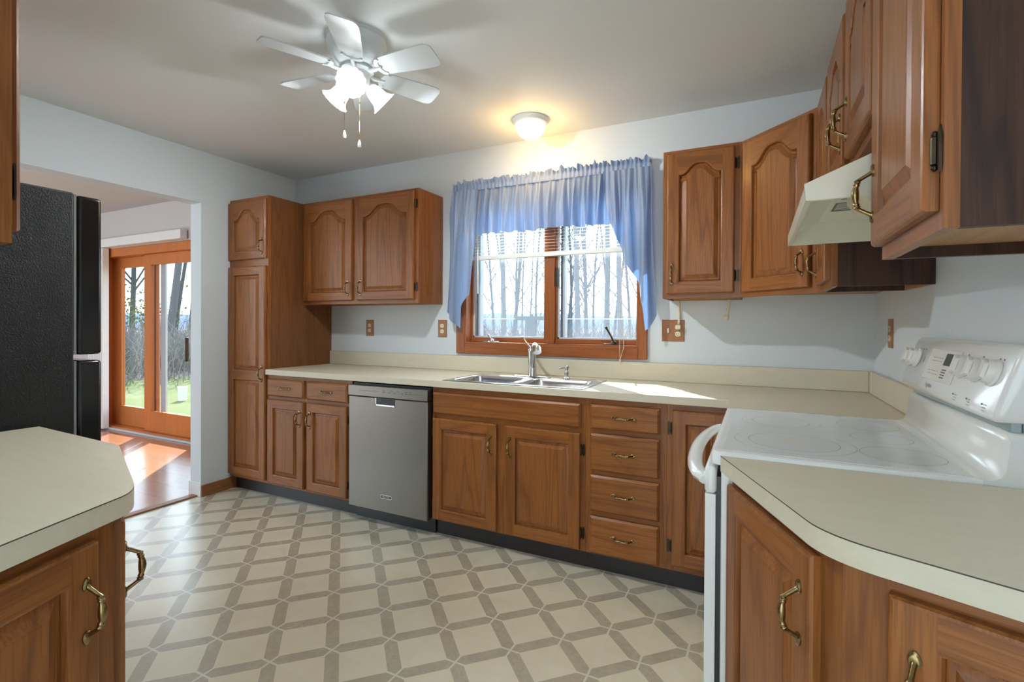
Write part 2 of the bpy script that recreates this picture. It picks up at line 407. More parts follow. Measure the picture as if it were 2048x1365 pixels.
# ------------------------------------------------------------------ kitchen window (setting) and its frame
win = bpy.data.objects.new('window_1', None); COL.objects.link(win); win.location = (2.32, 0, 1.1); struct(win)
def wpart(mb, name, mats, bevel=.002, **k):
    o = mb.build(name, mats, win, (-2.32, 0, -1.1), bevel=bevel, **k); return o
cw = .07
m = MB(); m.box(wx0-cw, wx0, -.022, 0, wz0-cw, wz1+cw, 1); m.box(wx1, wx1+.052, -.022, 0, wz0-cw, wz1+cw, 1)
m.box(wx0, wx1, -.022, 0, wz0-cw, wz0, 0); m.box(wx0, wx1, -.022, 0, wz1, wz1+cw, 0); wpart(m, 'casing', ['redwood', 'redwood_v'], .004)
m = MB(); m.box(wx0, wx0+.012, -.018, .15, wz0+.0101, wz1-.0121, 1); m.box(wx1-.012, wx1, -.018, .15, wz0+.0101, wz1-.0121, 1); m.box(wx0, wx1, -.0185, .15, wz0, wz0+.010, 0); m.box(wx0, wx1, -.0185, .15, wz1-.012, wz1, 0)
wpart(m, 'jamb', ['redwood', 'redwood_v'], .001)
m = MB(); m.box(2.2995, 2.3725, .03, .11, wz0+.0098, wz1-.0118); wpart(m, 'mullion', 'redwood_v', .003)
for a, b in ((wx0+.012, 2.300), (2.372, wx1-.012)):
    s_ = MB(); s_.box(a, a+.012, .05, .10, wz0+.01, wz1-.012, 1); s_.box(b-.006, b, .05, .10, wz0+.01, wz1-.012, 1); s_.box(a+.0121, b-.0061, .0505, .0995, wz0+.0105, wz0+.042, 0); s_.box(a+.0121, b-.0061, .0505, .0995, wz1-.05, wz1-.0125, 0)
    sash = wpart(s_, 'sash', ['redwood', 'redwood_v'], .002)
    q = MB(); i0, i1, k0, k1 = a+.012, b-.006, wz0+.042, wz1-.05
    q.box(i0, i0+.012, .06, .068, k0, k1); q.box(i1-.008, i1, .06, .068, k0, k1); q.box(i0, i1, .06, .068, k0, k0+.010); q.box(i0, i1, .06, .068, k1-.010, k1)
    q.build('screen_frame', 'screen_frame', sash)
    q = MB(); q.box(i0+.012, i0+.026, .085, .135, k0, k1); q.build('sash_liner', 'dark_frame', sash)
    q = MB(); q.box(i0+.026, i0+.040, .09, .135, k0, k1); q.build('sash_edge', 'screen_frame', sash)
    MB().quad((i0+.01, .064, k0+.01), (i1-.007, .064, k0+.01), (i1-.007, .064, k1-.01), (i0+.01, .064, k1-.01)).build('insect_screen', 'screen', sash, smooth=0)
    MB().box(i0, i1, .118, .122, k0, k1).build('pane', 'glass', sash, smooth=0)
# latches and cranks
def crank(px, up_):
    t = MB(); t.box(px-.062, px+.062, -.012, .028, .0, .008); t.lathe([(.02, .008), (.018, .018), (.010, .026), (.0, .027)], 12, (px, .008, 0))
    if up_: t.tube([(px, .004, .018), (px-.012, -.004, .05), (px-.040, -.018, .105)], [.007, .006, .006], 8); t.ell((px-.041, -.019, .107), (.009, .009, .009))
    else: t.tube([(px, .004, .018), (px-.004, -.012, .034), (px-.01, -.02, .046)], [.007, .006, .006], 8); t.ell((px-.01, -.02, .048), (.008, .008, .008))
    return t
c1 = crank(1.915, 0).build('window_crank', ['chrome'], None, (0, .008, wz0+.010), bevel=.002)
tag(c1, 'folded metal window crank on the sill below the left pane', 'window crank')
c2 = crank(2.772, 1).build('window_crank', ['bronze'], None, (0, .008, wz0+.010), bevel=.002)
tag(c2, 'dark metal window crank with raised handle below the right pane', 'window crank')
m = MB().box(2.378, 2.392, .028, .05, 1.50, 1.62); wpart(m, 'sash_lock', 'black', .003)

# ------------------------------------------------------------------ cabinet parts
def door_mesh(w, h, kinds, t=.020, st=.058, drawer=False):
    """front faces -Y; x 0..w, z 0..h; mats 0 oak_v, 1 oak_h. returns frame mesh and panel mesh"""
    F = MB(); P = MB(); e = .007
    R = lambda i, y: [(i, y, i), (w-i, y, i), (w-i, y, h-i), (i, y, h-i)]
    if drawer:
        F.loops([R(0, 0), R(0, -t+.009), R(.010, -t)], 1); F.face(F.add(R(.010, -t)), 1); F.face(F.add(R(0, 0)), 1)
        return F.mesh('drawer_front', ['oak_v', 'oak_h'], 25), None
    F.loops([R(0, 0), R(0, -t+e), R(.003, -t+.002), R(e, -t)], 0); F.face(F.add(R(0, 0)), 0)
    n = len(kinds)
    spans = []
    if n == 1: spans = [(st, h-st)]
    else:
        s = kinds[1][1]; spans = [(st, s-.033), (s+.033, h-st)]
    F.quad((e, -t, e), (st, -t, e), (st, -t, h-e), (e, -t, h-e), 0); F.quad((w-st, -t, e), (w-e, -t, e), (w-e, -t, h-e), (w-st, -t, h-e), 0)
    zprev = e
    for k, (z0, z1) in enumerate(spans):
        F.quad((st, -t, zprev), (w-st, -t, zprev), (w-st, -t, z0), (st, -t, z0), 1)
        kind = kinds[k][0] if isinstance(kinds[k], tuple) else kinds[k]
        iw = w-2*st; x0, x1 = st, w-st
        if kind == 'arch':
            rise = min(.075, iw*.26, (z1-z0)*.28); N = 36; top = []
            for q in range(N+1):
                u = q/N; x = x1+(x0-x1)*u; a = abs(2*u-1)
                zz = z1-rise + rise*(0 if a > .88 else math.sin(PI/2*(.5+.5*math.cos(PI*a/.88)))**1.05); top.append((x, zz))
        else: top = [(x1, z1), (x0, z1)]
        op = [(x0, z0), (x1, z0)]+top
        if len(op) > 4 and False: pass
        # rail above
        zt = h-e if k == n-1 else spans[k+1][0]-.066
        for q in range(len(top)-1):
            (a, b), (c, d) = top[q], top[q+1]; F.quad((a, -t, b), (a, -t, zt), (c, -t, zt), (c, -t, d), 1)
        zprev = zt
        def inset(poly, d):
            out = []; L = len(poly)
            for i in range(L):
                p0, p1, p2 = Vector(poly[i-1]), Vector(poly[i]), Vector(poly[(i+1) % L])
                a = (p1-p0).normalized(); b = (p2-p1).normalized(); na = Vector((-a.y, a.x)); nb = Vector((-b.y, b.x)); nn = na+nb
                if nn.length < 1e-6: nn = na
                nn.normalize(); cs = max(.4, nn.dot(na)); out.append(tuple(p1+nn*(d/cs)))
            return out
        to = lambda poly, y: [(a, y, b) for a, b in poly]
        F.loops([to(op, -t), to(inset(op, .004), -t+.002), to(inset(op, .007), -t+.010), to(inset(op, .007), -t+.016)], 0)
        i1 = inset(op, .0075); i2 = inset(op, .012); i3 = inset(op, .018); i4 = inset(op, .038)
        yb = -t+.0115
        P.loops([to(i1, yb+.002), to(i2, yb), to(i3, yb), to(i4, -t+.0015)], 0); P.face(P.add(to(inset(op, .0382), -t+.0012)), 0)
    return F.mesh('door', ['oak_v', 'oak_h'], 25), P.mesh('raised_panel', ['oak_v'], 25)

def handle_mesh():
    b = MB(); z = lambda *a: a
    pts = [(0, -.001, .047), (0, -.006, .042), (0, -.016, .036), (0, -.025, .030), (0, -.0275, .0265), (0, -.0285, .024), (0, -.0290, .021), (0, -.0300, .016), (0, -.031, .008), (0, -.0315, 0)]
    rs = [.0045, .0042, .0040, .0042, .0068, .0045, .0062, .0050, .0066, .0072]
    full = pts+[(x, y, -zz) for x, y, zz in reversed(pts[:-1])]; rr = rs+list(reversed(rs[:-1]))
    P_ = [Vector((p[0], p[1], p[2], q)) for p, q in zip(full, rr)]; fine = []
    for i in range(len(P_)-1):
        p0, p1, p2, p3 = P_[max(i-1, 0)], P_[i], P_[i+1], P_[min(i+2, len(P_)-1)]
        for k in range(4):
            t = k/4; fine.append(.5*((2*p1)+(p2-p0)*t+(2*p0-5*p1+4*p2-p3)*t*t+(3*p1-p0-3*p2+p3)*t**3))
    fine.append(P_[-1])
    b.tube([(q.x, q.y, q.z) for q in fine], [max(.003, q.w) for q in fine], 10)
    for s in (1, -1):
        L = []
        for y, k in ((0, 1.0), (-.003, 1.0), (-.0055, .72)):
            L.append([(.0085*k*math.cos(a)*(1-.25*math.sin(a)*s), y, s*.048+.0125*k*math.sin(a)) for a in [2*PI*i/16 for i in range(16)]])
        b.loops(L, 0, True, True, True)
    return b.mesh('handle', ['brass'], 40)
HANDLE = handle_mesh()
def hinge_mesh():
    b = MB(); b.tube([(0, -.004, z) for z in (-.020, -.019, .019, .020)], [.003, .0055, .0055, .003], 8); b.ell((0, -.004, .024), (.004, .004, .005)); b.ell((0, -.004, -.024), (.004, .004, .005))
    L = []
    for y in (.0, -.003): L.append([(.004, y, -.018), (.015, y, -.033), (.019, y, -.022), (.019, y, .022), (.015, y, .033), (.004, y, .018)])
    b.loops(L, 0, True, True, True); return b.mesh('hinge', ['bronze'], 40)
HINGE = hinge_mesh()
DCACHE = {}
def add_door(cab, x0, x1, z0, z1, kinds, hinge=None, handle=None, drawer=False, hlabel=None):
    key = (round(x1-x0, 4), round(z1-z0, 4), str(kinds), drawer)
    if key not in DCACHE: DCACHE[key] = door_mesh(x1-x0, z1-z0, kinds, drawer=drawer)
    f, p = DCACHE[key]
    d = link(f, 'drawer' if drawer else 'door', cab, (x0, -.0005, z0))
    if p: link(p, 'raised_panel', d)
    if handle:
        hx, hz, o = handle
        link(HANDLE, 'handle', d, (hx-x0, -.0195, hz-z0), (0, 0 if o == 'v' else PI/2, 0))
    if hinge:
        for hz in (z0+.085, z1-.085):
            s = -1 if hinge == 'L' else 1
            o = link(HINGE, 'hinge', d, ((x0-.003 if hinge == 'L' else x1+.003)-x0, -.002, hz-z0))
            o.scale = (s, 1, 1)
    return d
def frame(cab, rects, z=''):
    """rects: (x0,x1,z0,z1,'v'/'h') face frame members, front at local y=0"""
    b = MB()
    for x0, x1, z0, z1, g in rects: b.box(x0, x1, 0, .019, z0, z1, 0 if g == 'v' else 1)
    return b.build('face_frame', ['oak_v', 'oak_h'], cab)
def cab(name, label, loc, theta, category='cabinet'): return thing(name, label, category, loc, theta)

YF = -.59   # face-frame plane of the window-wall base run
TK = .098
# --- pantry
pw = .428
c = cab('pantry_cabinet', 'tall narrow oak pantry cabinet in the left corner', (0, YF, 0), 0)
b = MB(); b.box(0.002, pw, .0192, .588, TK, 2.163); b.build('body', 'oak_side', c)
frame(c, [(.002, .03, TK, 2.163, 'v'), (pw-.024, pw, TK, 2.163, 'v'), (.03, pw-.024, 2.12, 2.163, 'h'), (.03, pw-.024, 1.655, 1.715, 'h'), (.03, pw-.024, TK, .15, 'h')])
MB().box(.016, pw, .047, .06, .0, TK-.001).build('toe_kick', 'black_kick', c)
add_door(c, .006, pw-.016, 1.712, 2.140, ['arch'], None, (pw-.045, 1.80, 'v'))
add_door(c, .006, pw-.016, .119, 1.660, ['rect', ('rect', .747)], None, (pw-.045, .885, 'v'))
# --- left base
x0 = pw+.001; w = 1.2255-x0
c = cab('base_cabinet', 'oak base cabinet with two drawers between pantry and dishwasher', (x0, YF, 0), 0)
MB().box(0, w, .0192, .565, TK, .880).build('body', 'oak_side', c)
frame(c, [(0, .02, TK, .88, 'v'), (w-.045, w, TK, .88, 'v'), (.355, .41, TK, .88, 'v'), (.02, .355, .85, .88, 'h'), (.41, w-.045, .85, .88, 'h'), (.02, .355, .70, .74, 'h'), (.41, w-.045, .70, .74, 'h'), (.02, .355, TK, .13, 'h'), (.41, w-.045, TK, .13, 'h')])
MB().box(0, w+.003, .047, .06, 0, TK-.001).build('toe_kick', 'black_kick', c)
for a, bb, s in ((.438, .800, 'L'), (.829, 1.193, 'R')):
    add_door(c, a-x0, bb-x0, .731, .854, None, None, ((a+bb)/2-x0, .7925, 'h'), True)
    add_door(c, a-x0, bb-x0, .113, .708, ['rect'], s, ((bb-.035 if s == 'L' else a+.035)-x0, .595, 'v'))
# --- dishwasher
dx0, dx1 = 1.232, 1.850
c = thing('dishwasher', 'stainless steel dishwasher under the counter left of the sink', 'dishwasher', ((dx0+dx1)/2, -.60, 0))
hw = (dx1-dx0)/2
MB().box(-hw+.006, hw-.006, .012, .55, .10, .870).build('body', 'black', c)
b = MB(); b.box(-hw+.004, hw-.004, -.034, .010, .092, .792); b.build('door', 'steel', c, bevel=.006)
b = MB(); b.box(-hw, hw-.004, -.036, .010, .794, .862); pn = b.build('control_panel', 'steel', c, bevel=.004)
b = MB()
for i in range(9): b.box(-.215+i*.017, -.208+i*.017, -.0368, -.036, .829, .832)
for i, xx in enumerate((-.02, -.02, .02, .04, .06, .09, .12, .15, .15, .18, .18)): b.box(xx-.007, xx+.007, -.0368, -.036, .826+.011*(i % 2), .830+.011*(i % 2))
for i in range(8): b.box(.20+i*.011, .204+i*.011, -.0368, -.036, .827, .830)
b.build('control_print', 'mark', pn, smooth=0)
b = MB(); b.box(-.077, .058, -.0355, -.015, .752, .793, 0); b.box(-.083, .064, -.0372, -.030, .744, .753, 1); b.box(-.083, -.077, -.0372, -.034, .744, .792, 1); b.box(.058, .064, -.0372, -.034, .744, .792, 1)
b.build('pocket_handle', ['black', 'chrome'], c, bevel=.001)
b = MB(); b.box(-.040, .043, -.0362, -.034, .179, .201, 1); b.box(-.037, .040, -.0368, -.034, .182, .198, 0); bd = b.build('badge', ['black', 'chrome'], c)
link(text_mesh('MAYTAG', .0135), 'badge_lettering', bd, (.0015, -.0370, .190), (PI/2, 0, 0)).data.materials.append(MT['chrome'])
MB().box(-hw, hw, .045, .06, .0, .095).build('toe_kick', 'black', c)
# --- sink base
x0, x1 = 1.853, 2.790; w = x1-x0
c = cab('sink_cabinet', 'oak sink base cabinet with two doors under the false front', (x0, YF, 0), 0)
b = MB(); b.box(0, .018, .0192, .565, TK, .88); b.box(w-.018, w, .0192, .565, TK, .88); b.box(.018, w-.018, .0192, .565, TK, TK+.018); b.box(.018, w-.018, .553, .565, TK, .88); b.build('body', 'oak_side', c)
frame(c, [(0, .024, TK, .88, 'v'), (w-.04, w, TK, .88, 'v'), (.42, .50, TK, .69, 'v'), (.024, w-.04, .84, .88, 'h'), (.024, w-.04, .69, .735, 'h'), (.024, .42, TK, .125, 'h'), (.5, w-.04, TK, .125, 'h')])
MB().box(0, w, .047, .06, 0, TK-.001).build('toe_kick', 'black_kick', c)
b = link(door_mesh(.905, .123, None, drawer=True)[0], 'false_front', c, (.008, -.0005, .725))
add_door(c, 1.861-x0, 2.286-x0, .106, .699, ['rect'], 'L', (2.252-x0, .585, 'v')); add_door(c, 2.338-x0, 2.764-x0, .106, .699, ['rect'], 'R', (2.370-x0, .585, 'v'))
# --- drawer base
x0, x1 = 2.791, 3.186; w = x1-x0
c = cab('drawer_cabinet', 'oak base cabinet with a bank of four drawers', (x0, YF, 0), 0)
MB().box(0, w, .0192, .565, TK, .88).build('body', 'oak_side', c)
frame(c, [(0, .04, TK, .88, 'v'), (w-.045, w, TK, .88, 'v'), (.04, w-.045, .84, .88, 'h'), (.04, w-.045, .69, .735, 'h'), (.04, w-.045, .485, .53, 'h'), (.04, w-.045, .28, .33, 'h'), (.04, w-.045, TK, .125, 'h')])
MB().box(0, w, .047, .06, 0, TK-.001).build('toe_kick', 'black_kick', c)
for a, bb in ((.729, .851), (.519, .706), (.317, .498), (.106, .292)):
    add_door(c, 2.817-x0, 3.155-x0, a, bb, None, None, (2.986-x0, (a+bb)/2+.004, 'h'), True)
# --- corner base (blind, runs behind the range side)
x0, x1 = 3.187, 4.08; w = x1-x0
c = cab('corner_cabinet', 'oak corner base cabinet beside the range', (x0, YF, 0), 0)
MB().box(0, w, .0192, .565, TK, .88).box(.30, w, -.275, .0188, TK, .88).build('body', 'oak_side', c)
frame(c, [(0, .035, TK, .88, 'v'), (.262, .30, TK, .88, 'v'), (.035, .262, .845, .88, 'h'), (.035, .262, TK, .135, 'h')])
MB().box(0, .32, .047, .06, 0, TK-.001).build('toe_kick', 'black_kick', c)
add_door(c, 3.212-x0, 3.455-x0, .128, .852, ['rect'], 'L', None)

# ------------------------------------------------------------------ countertops
def slab(poly, z1, th, mats=('lam', 'seam')):
    b = MB(); n = len(poly); a = b.add([(x, y, z1) for x, y in poly]); b.face(a, 0)
    d = b.add([(x, y, z1-th) for x, y in poly]); b.face(list(reversed(d)), 0)
    P = lambda z: [(x, y, z) for x, y in poly]
    b.loops([P(z1), P(z1-.0022)], 1); b.loops([P(z1-.0022), P(z1-th)], 0); return b
# L-shaped top with sink cut-out
sx0, sx1, sy0, sy1 = 1.945, 2.765, -.585, -.115
b = MB(); xs = [.4285, sx0, sx1, 3.459, XR-.004]; ys = [-.885, -.616, sy0, sy1, -.004]
def has(i, j):
    if not (0 <= i < 4 and 0 <= j < 4): return False
    if j == 0: return i == 3
    return (i, j) != (1, 2)
za, zb_ = ZC, ZC-.038
for i in range(4):
    for j in range(4):
        if not has(i, j): continue
        X0, X1, Y0, Y1 = xs[i], xs[i+1], ys[j], ys[j+1]
        b.quad((X0, Y0, za), (X1, Y0, za), (X1, Y1, za), (X0, Y1, za)); b.quad((X0, Y0, zb_), (X0, Y1, zb_), (X1, Y1, zb_), (X1, Y0, zb_))
        for di, dj, p, q in ((-1, 0, (X0, Y1), (X0, Y0)), (1, 0, (X1, Y0), (X1, Y1)), (0, -1, (X0, Y0), (X1, Y0)), (0, 1, (X1, Y1), (X0, Y1))):
            if not has(i+di, j+dj):
                b.quad((*p, zb_), (*q, zb_), (*q, za), (*p, za))
ct = b.build('countertop', ['lam'], None, bevel=.002, smooth=25)
tag(ct, 'long beige laminate countertop under the window, holding the sink', 'countertop')
b = MB(); b.box(.4285, XR-.024, -.021, -.004, ZC+.0005, 1.026); b.box(XR-.024, XR-.004, -.885, -.004, ZC+.0005, 1.026); b.build('backsplash', 'lam', ct, bevel=.003)
# near right top
arc = []
pA, pB = Vector((3.645, -2.036)), Vector((3.745, -2.119)); ctrl = Vector((3.672, -2.092))
for k in range(11):
    u = k/10; q = pA*(1-u)**2+ctrl*2*u*(1-u)+pB*u*u; arc.append((q.x, q.y))
polyR = [(3.483, -1.646)]+arc+[(XR-.001, -2.262), (XR-.001, -1.646)]
ct2 = slab(polyR, ZC, .040).build('countertop', ['lam', 'seam'], None, smooth=30)
tag(ct2, 'beige laminate countertop with rounded corner in front of the range', 'countertop')
arcL = []
pA, pB = Vector((2.405, -2.436)), Vector((2.482, -2.496)); ctrl = Vector((2.466, -2.461))
for k in range(9):
    u = k/8; q = pA*(1-u)**2+ctrl*2*u*(1-u)+pB*u*u; arcL.append((q.x, q.y))
a2 = [(2.015, -2.281), (2.03, -2.284), (2.045, -2.289)]
polyL = [(1.527, -2.904), (2.575, -2.904), (2.566, -2.705)]+list(reversed(arcL))+list(reversed(a2))+[(1.527, -2.264)]
ct3 = slab(polyL, ZC, .040).build('countertop', ['lam', 'seam'], None, smooth=30)
tag(ct3, 'beige laminate countertop with angled end in the left foreground beside the refrigerator', 'countertop')

# ------------------------------------------------------------------ near right base cabinet: two angled faces
def angled_cab(name, label, poly, faces, depth_pts):
    pass
dA = Vector((.3885, -.9214)); nA = Vector((-.9214, -.3885)); dB = Vector((.9219, -.3875)); nB = Vector((-.3875, -.9219))
A0 = Vector((3.484, -1.652))-nA*.030; B0 = Vector((3.70, -2.100))-nB*.028
A1 = A0+dA*.456                         # end of face A
# meeting point of the two face planes
def isect(p, d, q, e_):
    den = d.x*e_.y-d.y*e_.x; t = ((q.x-p.x)*e_.y-(q.y-p.y)*e_.x)/den; return p+d*t
K = isect(A0, dA, B0, dB); lenA = (K-A0).length; E2 = isect(K, dB, Vector((XR-.004, 0)), Vector((0, 1))); lenB = (E2-K).length
c = thing('angled_cabinet', 'oak base cabinet with angled doors under the right foreground counter', 'cabinet', (K.x, K.y, 0))
inn = lambda p, n: (p.x-n.x*.02-K.x, p.y-n.y*.02-K.y)
Kin = isect(A0-nA*.0195, dA, B0-nB*.0195, dB)
poly = [(A0.x-nA.x*.0195-K.x, A0.y-nA.y*.0195-K.y), (Kin.x-K.x, Kin.y-K.y), (E2.x-K.x, E2.y-nB.y*.0195-K.y), (XR-.004-K.x, -1.656-K.y), (A0.x+.03-K.x, -1.656-K.y)]
MB().prism(poly, TK, .8785).build('body', 'oak_side', c)
tk = [(x+.06 if i in (0, 4) else x+.05 if i == 1 else x, y+(.0 if i in (0, 4, 3) else .06)) for i, (x, y) in enumerate(poly)]
MB().prism(tk, 0, TK-.001).build('toe_kick', 'black_kick', c)
thA = math.atan2(nA.x, -nA.y); thB = math.atan2(nB.x, -nB.y)
fa = MB(); fa.box(0, .02, 0, .019, TK, .8785, 0); fa.box(lenA-.065, lenA, 0, .019, TK, .8785, 0); fa.box(.02, lenA-.065, 0, .019, .845, .8785, 1); fa.box(.02, lenA-.065, 0, .019, TK, .13, 1)
fa.build('face_frame', ['oak_v', 'oak_h'], c, (A0.x-K.x, A0.y-K.y, 0), (0, 0, thA))
fb = MB(); fb.box(0, .06, 0, .019, TK, .8785, 0); fb.box(.06, lenB, 0, .019, .845, .8785, 1); fb.box(.06, lenB, 0, .019, TK, .13, 1); fb.box(lenB-.03, lenB, 0, .019, TK, .845, 0)
fb.build('face_frame', ['oak_v', 'oak_h'], c, (0, 0, 0), (0, 0, thB))
def adoor(par, org, th, s0, s1, z0, z1, hs, hz):
    f, p = door_mesh(s1-s0, z1-z0, ['rect']); dd = Vector((math.cos(th), math.sin(th)))
    d = link(f, 'door', par, (org.x+dd.x*s0, org.y+dd.y*s0, z0), (0, 0, th)); link(p, 'raised_panel', d)
    link(HANDLE, 'handle', d, (hs-s0, -.0195, hz-z0)); return d
adoor(c, A0-K, thA, .008, lenA-.062, .115, .852, lenA-.095, .735)
adoor(c, Vector((0, 0)), thB, .062, lenB-.01, .115, .852, .095, .725)

# left foreground base cabinet
dL1 = Vector((-.9265, .3763)); 
nL1 = Vector((.3763, .9265)); nL2 = Vector((.930, .367)); dL2 = Vector((.367, -.930))
P1 = Vector((2.00, -2.290)); P2 = Vector((2.44, -2.476)); d1 = (P2-P1).normalized(); n1 = Vector((-d1.y, d1.x)); n1 = n1 if n1.y > 0 else -n1
P3 = Vector((2.556, -2.755)); d2 = (P3-P2).normalized(); n2 = Vector((-d2.y, d2.x)); n2 = n2 if n2.x > 0 else -n2
P1 = P1-n1*.012; off = .012
P2 = isect(P1, d1, P2-n2*.0, d2); P4 = isect(P2, d2, Vector((0, -2.895)), Vector((1, 0)))
c = thing('angled_cabinet', 'oak base cabinet with angled end under the left foreground counter', 'cabinet', (P2.x, P2.y, 0))
L1 = (P2-P1).length; L2 = (P4-P2).length
Pin = isect(P1-n1*.0195, d1, P2-n2*.0195, d2)
q0 = P1-n1*.0195
poly = [(1.532, -2.895), (P4.x-.021, -2.895), (Pin.x, Pin.y), (q0.x, q0.y), (1.532, q0.y+.001)]
MB().prism([(x-P2.x, y-P2.y) for x, y in poly], TK, .8785).build('body', 'oak_side', c)
MB().prism([(1.54-P2.x, -2.895-P2.y), (P4.x-.09-P2.x, -2.895-P2.y), (Pin.x-.08-P2.x, Pin.y-.06-P2.y), (q0.x-P2.x, q0.y-.06-P2.y), (1.54-P2.x, q0.y-.06-P2.y)], 0, TK-.001).build('toe_kick', 'black_kick', c)
th1 = math.atan2(n1.x, -n1.y); th2 = math.atan2(n2.x, -n2.y)
# face L2 seen from the room: its left (viewer) end is at the wall side P4
fb = MB(); fb.box(0, .03, 0, .019, TK, .8785, 0); fb.box(L2-.05, L2, 0, .019, TK, .8785, 0); fb.box(.03, L2-.05, 0, .019, .845, .8785, 1); fb.box(.03, L2-.05, 0, .019, TK, .13, 1)
fb.build('face_frame', ['oak_v', 'oak_h'], c, (P4.x-P2.x, P4.y-P2.y, 0), (0, 0, th2))
adoor(c, P4-P2, th2, .02, L2-.048, .115, .852, L2-.078, .735)
fb = MB(); fb.box(0, .05, 0, .019, TK, .8785, 0); fb.box(L1-.05, L1, 0, .019, TK, .8785, 0); fb.box(.05, L1-.05, 0, .019, .845, .8785, 1); fb.box(.05, L1-.05, 0, .019, TK, .13, 1)
fb.build('face_frame', ['oak_v', 'oak_h'], c, (0, 0, 0), (0, 0, th1))
adoor(c, Vector((0, 0)), th1, .028, L1-.03, .115, .852, .075, .735)

# ------------------------------------------------------------------ wall cabinets
ZB, ZT = 1.389, 2.163
def upper(name, label, loc, th, w, depth, z0, z1, doors, rects, side='oak_side'):
    c = cab(name, label, (loc[0], loc[1], z0), th); h = z1-z0
    b = MB(); b.box(0, .015, .0192, depth, 0, h, 0); b.box(w-.015, w, .0192, depth, 0, h, 0); b.box(.015, w-.015, .0192, depth, h-.015, h, 0); b.box(.015, w-.015, depth-.012, depth, 0, h-.015, 1); b.box(.015, w-.015, .0192, depth-.012, .022, .036, 1)
    b.build('body', [side, 'oak_raw'], c)
    fr = MB()
    for a, bb, q, r, g in rects: fr.box(a, bb, 0, .019, q, r, 0 if g == 'v' else 1)
    fr.build('face_frame', ['oak_v', 'oak_h'], c)
    for d in doors: add_door(c, *d)
    return c
hU = ZT-ZB
x0, x1 = .429, 1.519; w = x1-x0
upper('wall_cabinet', 'oak two-door wall cabinet beside the pantry, left of the window', (x0, -.29), 0, w, .288, ZB, ZT,
      [(.466-x0-.008, .942-x0, .025, hU-.018, ['arch'], None, (.905-x0, .115, 'v')), (.987-x0, 1.490-x0, .025, hU-.018, ['arch'], 'R', (1.025-x0, .115, 'v'))],
      [(0, .045, 0, hU, 'v'), (w-.045, w, 0, hU, 'v'), (.50, .565, 0, hU, 'v'), (.045, .5, 0, .04, 'h'), (.565, w-.045, 0, .04, 'h'), (.045, .5, hU-.035, hU, 'h'), (.565, w-.045, hU-.035, hU, 'h')], 'oak_v')
x0, x1 = 3.112, 3.489; w = x1-x0
upper('wall_cabinet', 'narrow oak wall cabinet right of the window', (x0, -.29), 0, w, .288, ZB, ZT,
      [(.022, w-.030, .025, hU-.018, ['arch'], 'R', (.048, .125, 'v'))],
      [(0, .04, 0, hU, 'v'), (w-.045, w, 0, hU, 'v'), (.04, w-.045, 0, .04, 'h'), (.04, w-.045, hU-.035, hU, 'h')])
# diagonal corner cabinet
Cp, Dp = Vector((3.490, -.290)), Vector((3.797, -.600)); dd = (Dp-Cp).normalized(); nn = Vector((-abs(dd.y), -abs(dd.x))); lw = (Dp-Cp).length
c = cab('corner_wall_cabinet', 'diagonal oak corner wall cabinet', (Cp.x, Cp.y, ZB), 0)
pi_ = Cp-nn*.0195; pj = Dp-nn*.0195
pl = [(pi_.x+.001, pi_.y), (pj.x, pj.y+.001), (XR-.001, -.5985), (XR-.001, -.001), (3.4905, -.001), (3.4905, pi_.y)]
pl = [(x-Cp.x, y-Cp.y) for x, y in pl]
b = MB(); b.prism(pl, .022, hU-.001, 0); b.build('body', ['oak_raw'], c)
thd = math.atan2(nn.x, -nn.y)
fr = MB()
for a, bb, q, r, g in [(0, .04, 0, hU, 0), (lw-.04, lw, 0, hU, 0), (.04, lw-.04, 0, .04, 1), (.04, lw-.04, hU-.035, hU, 1)]: fr.box(a, bb, 0, .019, q, r, g)
fr.build('face_frame', ['oak_v', 'oak_h'], c, (0, 0, 0), (0, 0, thd))
f, p = door_mesh(lw-.062, hU-.043, ['arch']); d = link(f, 'door', c, (dd.x*.020, dd.y*.020, .025), (0, 0, thd)); link(p, 'raised_panel', d); link(HANDLE, 'handle', d, (lw-.062-.032, -.0195, .105))
# right wall: narrow cabinet, short cabinet over the hood, near cabinet
XF = 3.797
w = .342
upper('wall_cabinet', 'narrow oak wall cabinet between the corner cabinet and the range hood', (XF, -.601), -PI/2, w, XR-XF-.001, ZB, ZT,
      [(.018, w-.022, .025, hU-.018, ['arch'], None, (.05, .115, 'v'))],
      [(0, .035, 0, hU, 'v'), (w-.035, w, 0, hU, 'v'), (.035, w-.035, 0, .04, 'h'), (.035, w-.035, hU-.035, hU, 'h')], 'oak_shaded')
ZS = 1.687; w = .796; hs = ZT-ZS
upper('hood_cabinet', 'short oak two-door wall cabinet above the range hood', (XF, -.944), -PI/2, w, XR-XF-.001, ZS, ZT,
      [(.020, .374, .025, hs-.018, ['arch'], None, (.34, .125, 'v')), (.422, w-.022, .025, hs-.018, ['arch'], None, (.456, .125, 'v'))],
      [(0, .035, 0, hs, 'v'), (w-.035, w, 0, hs, 'v'), (.365, .43, 0, hs, 'v'), (.035, .365, 0, .04, 'h'), (.43, w-.035, 0, .04, 'h'), (.035, .365, hs-.035, hs, 'h'), (.43, w-.035, hs-.035, hs, 'h')])
w = .378
upper('wall_cabinet', 'oak wall cabinet in the right foreground with grained side in shade', (XF, -1.742), -PI/2, w, XR-XF-.001, ZB, ZT,
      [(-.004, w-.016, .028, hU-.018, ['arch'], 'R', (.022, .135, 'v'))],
      [(0, .035, 0, hU, 'v'), (w-.040, w, 0, hU, 'v'), (.035, w-.04, 0, .04, 'h'), (.035, w-.04, hU-.035, hU, 'h')], 'oak_shaded')
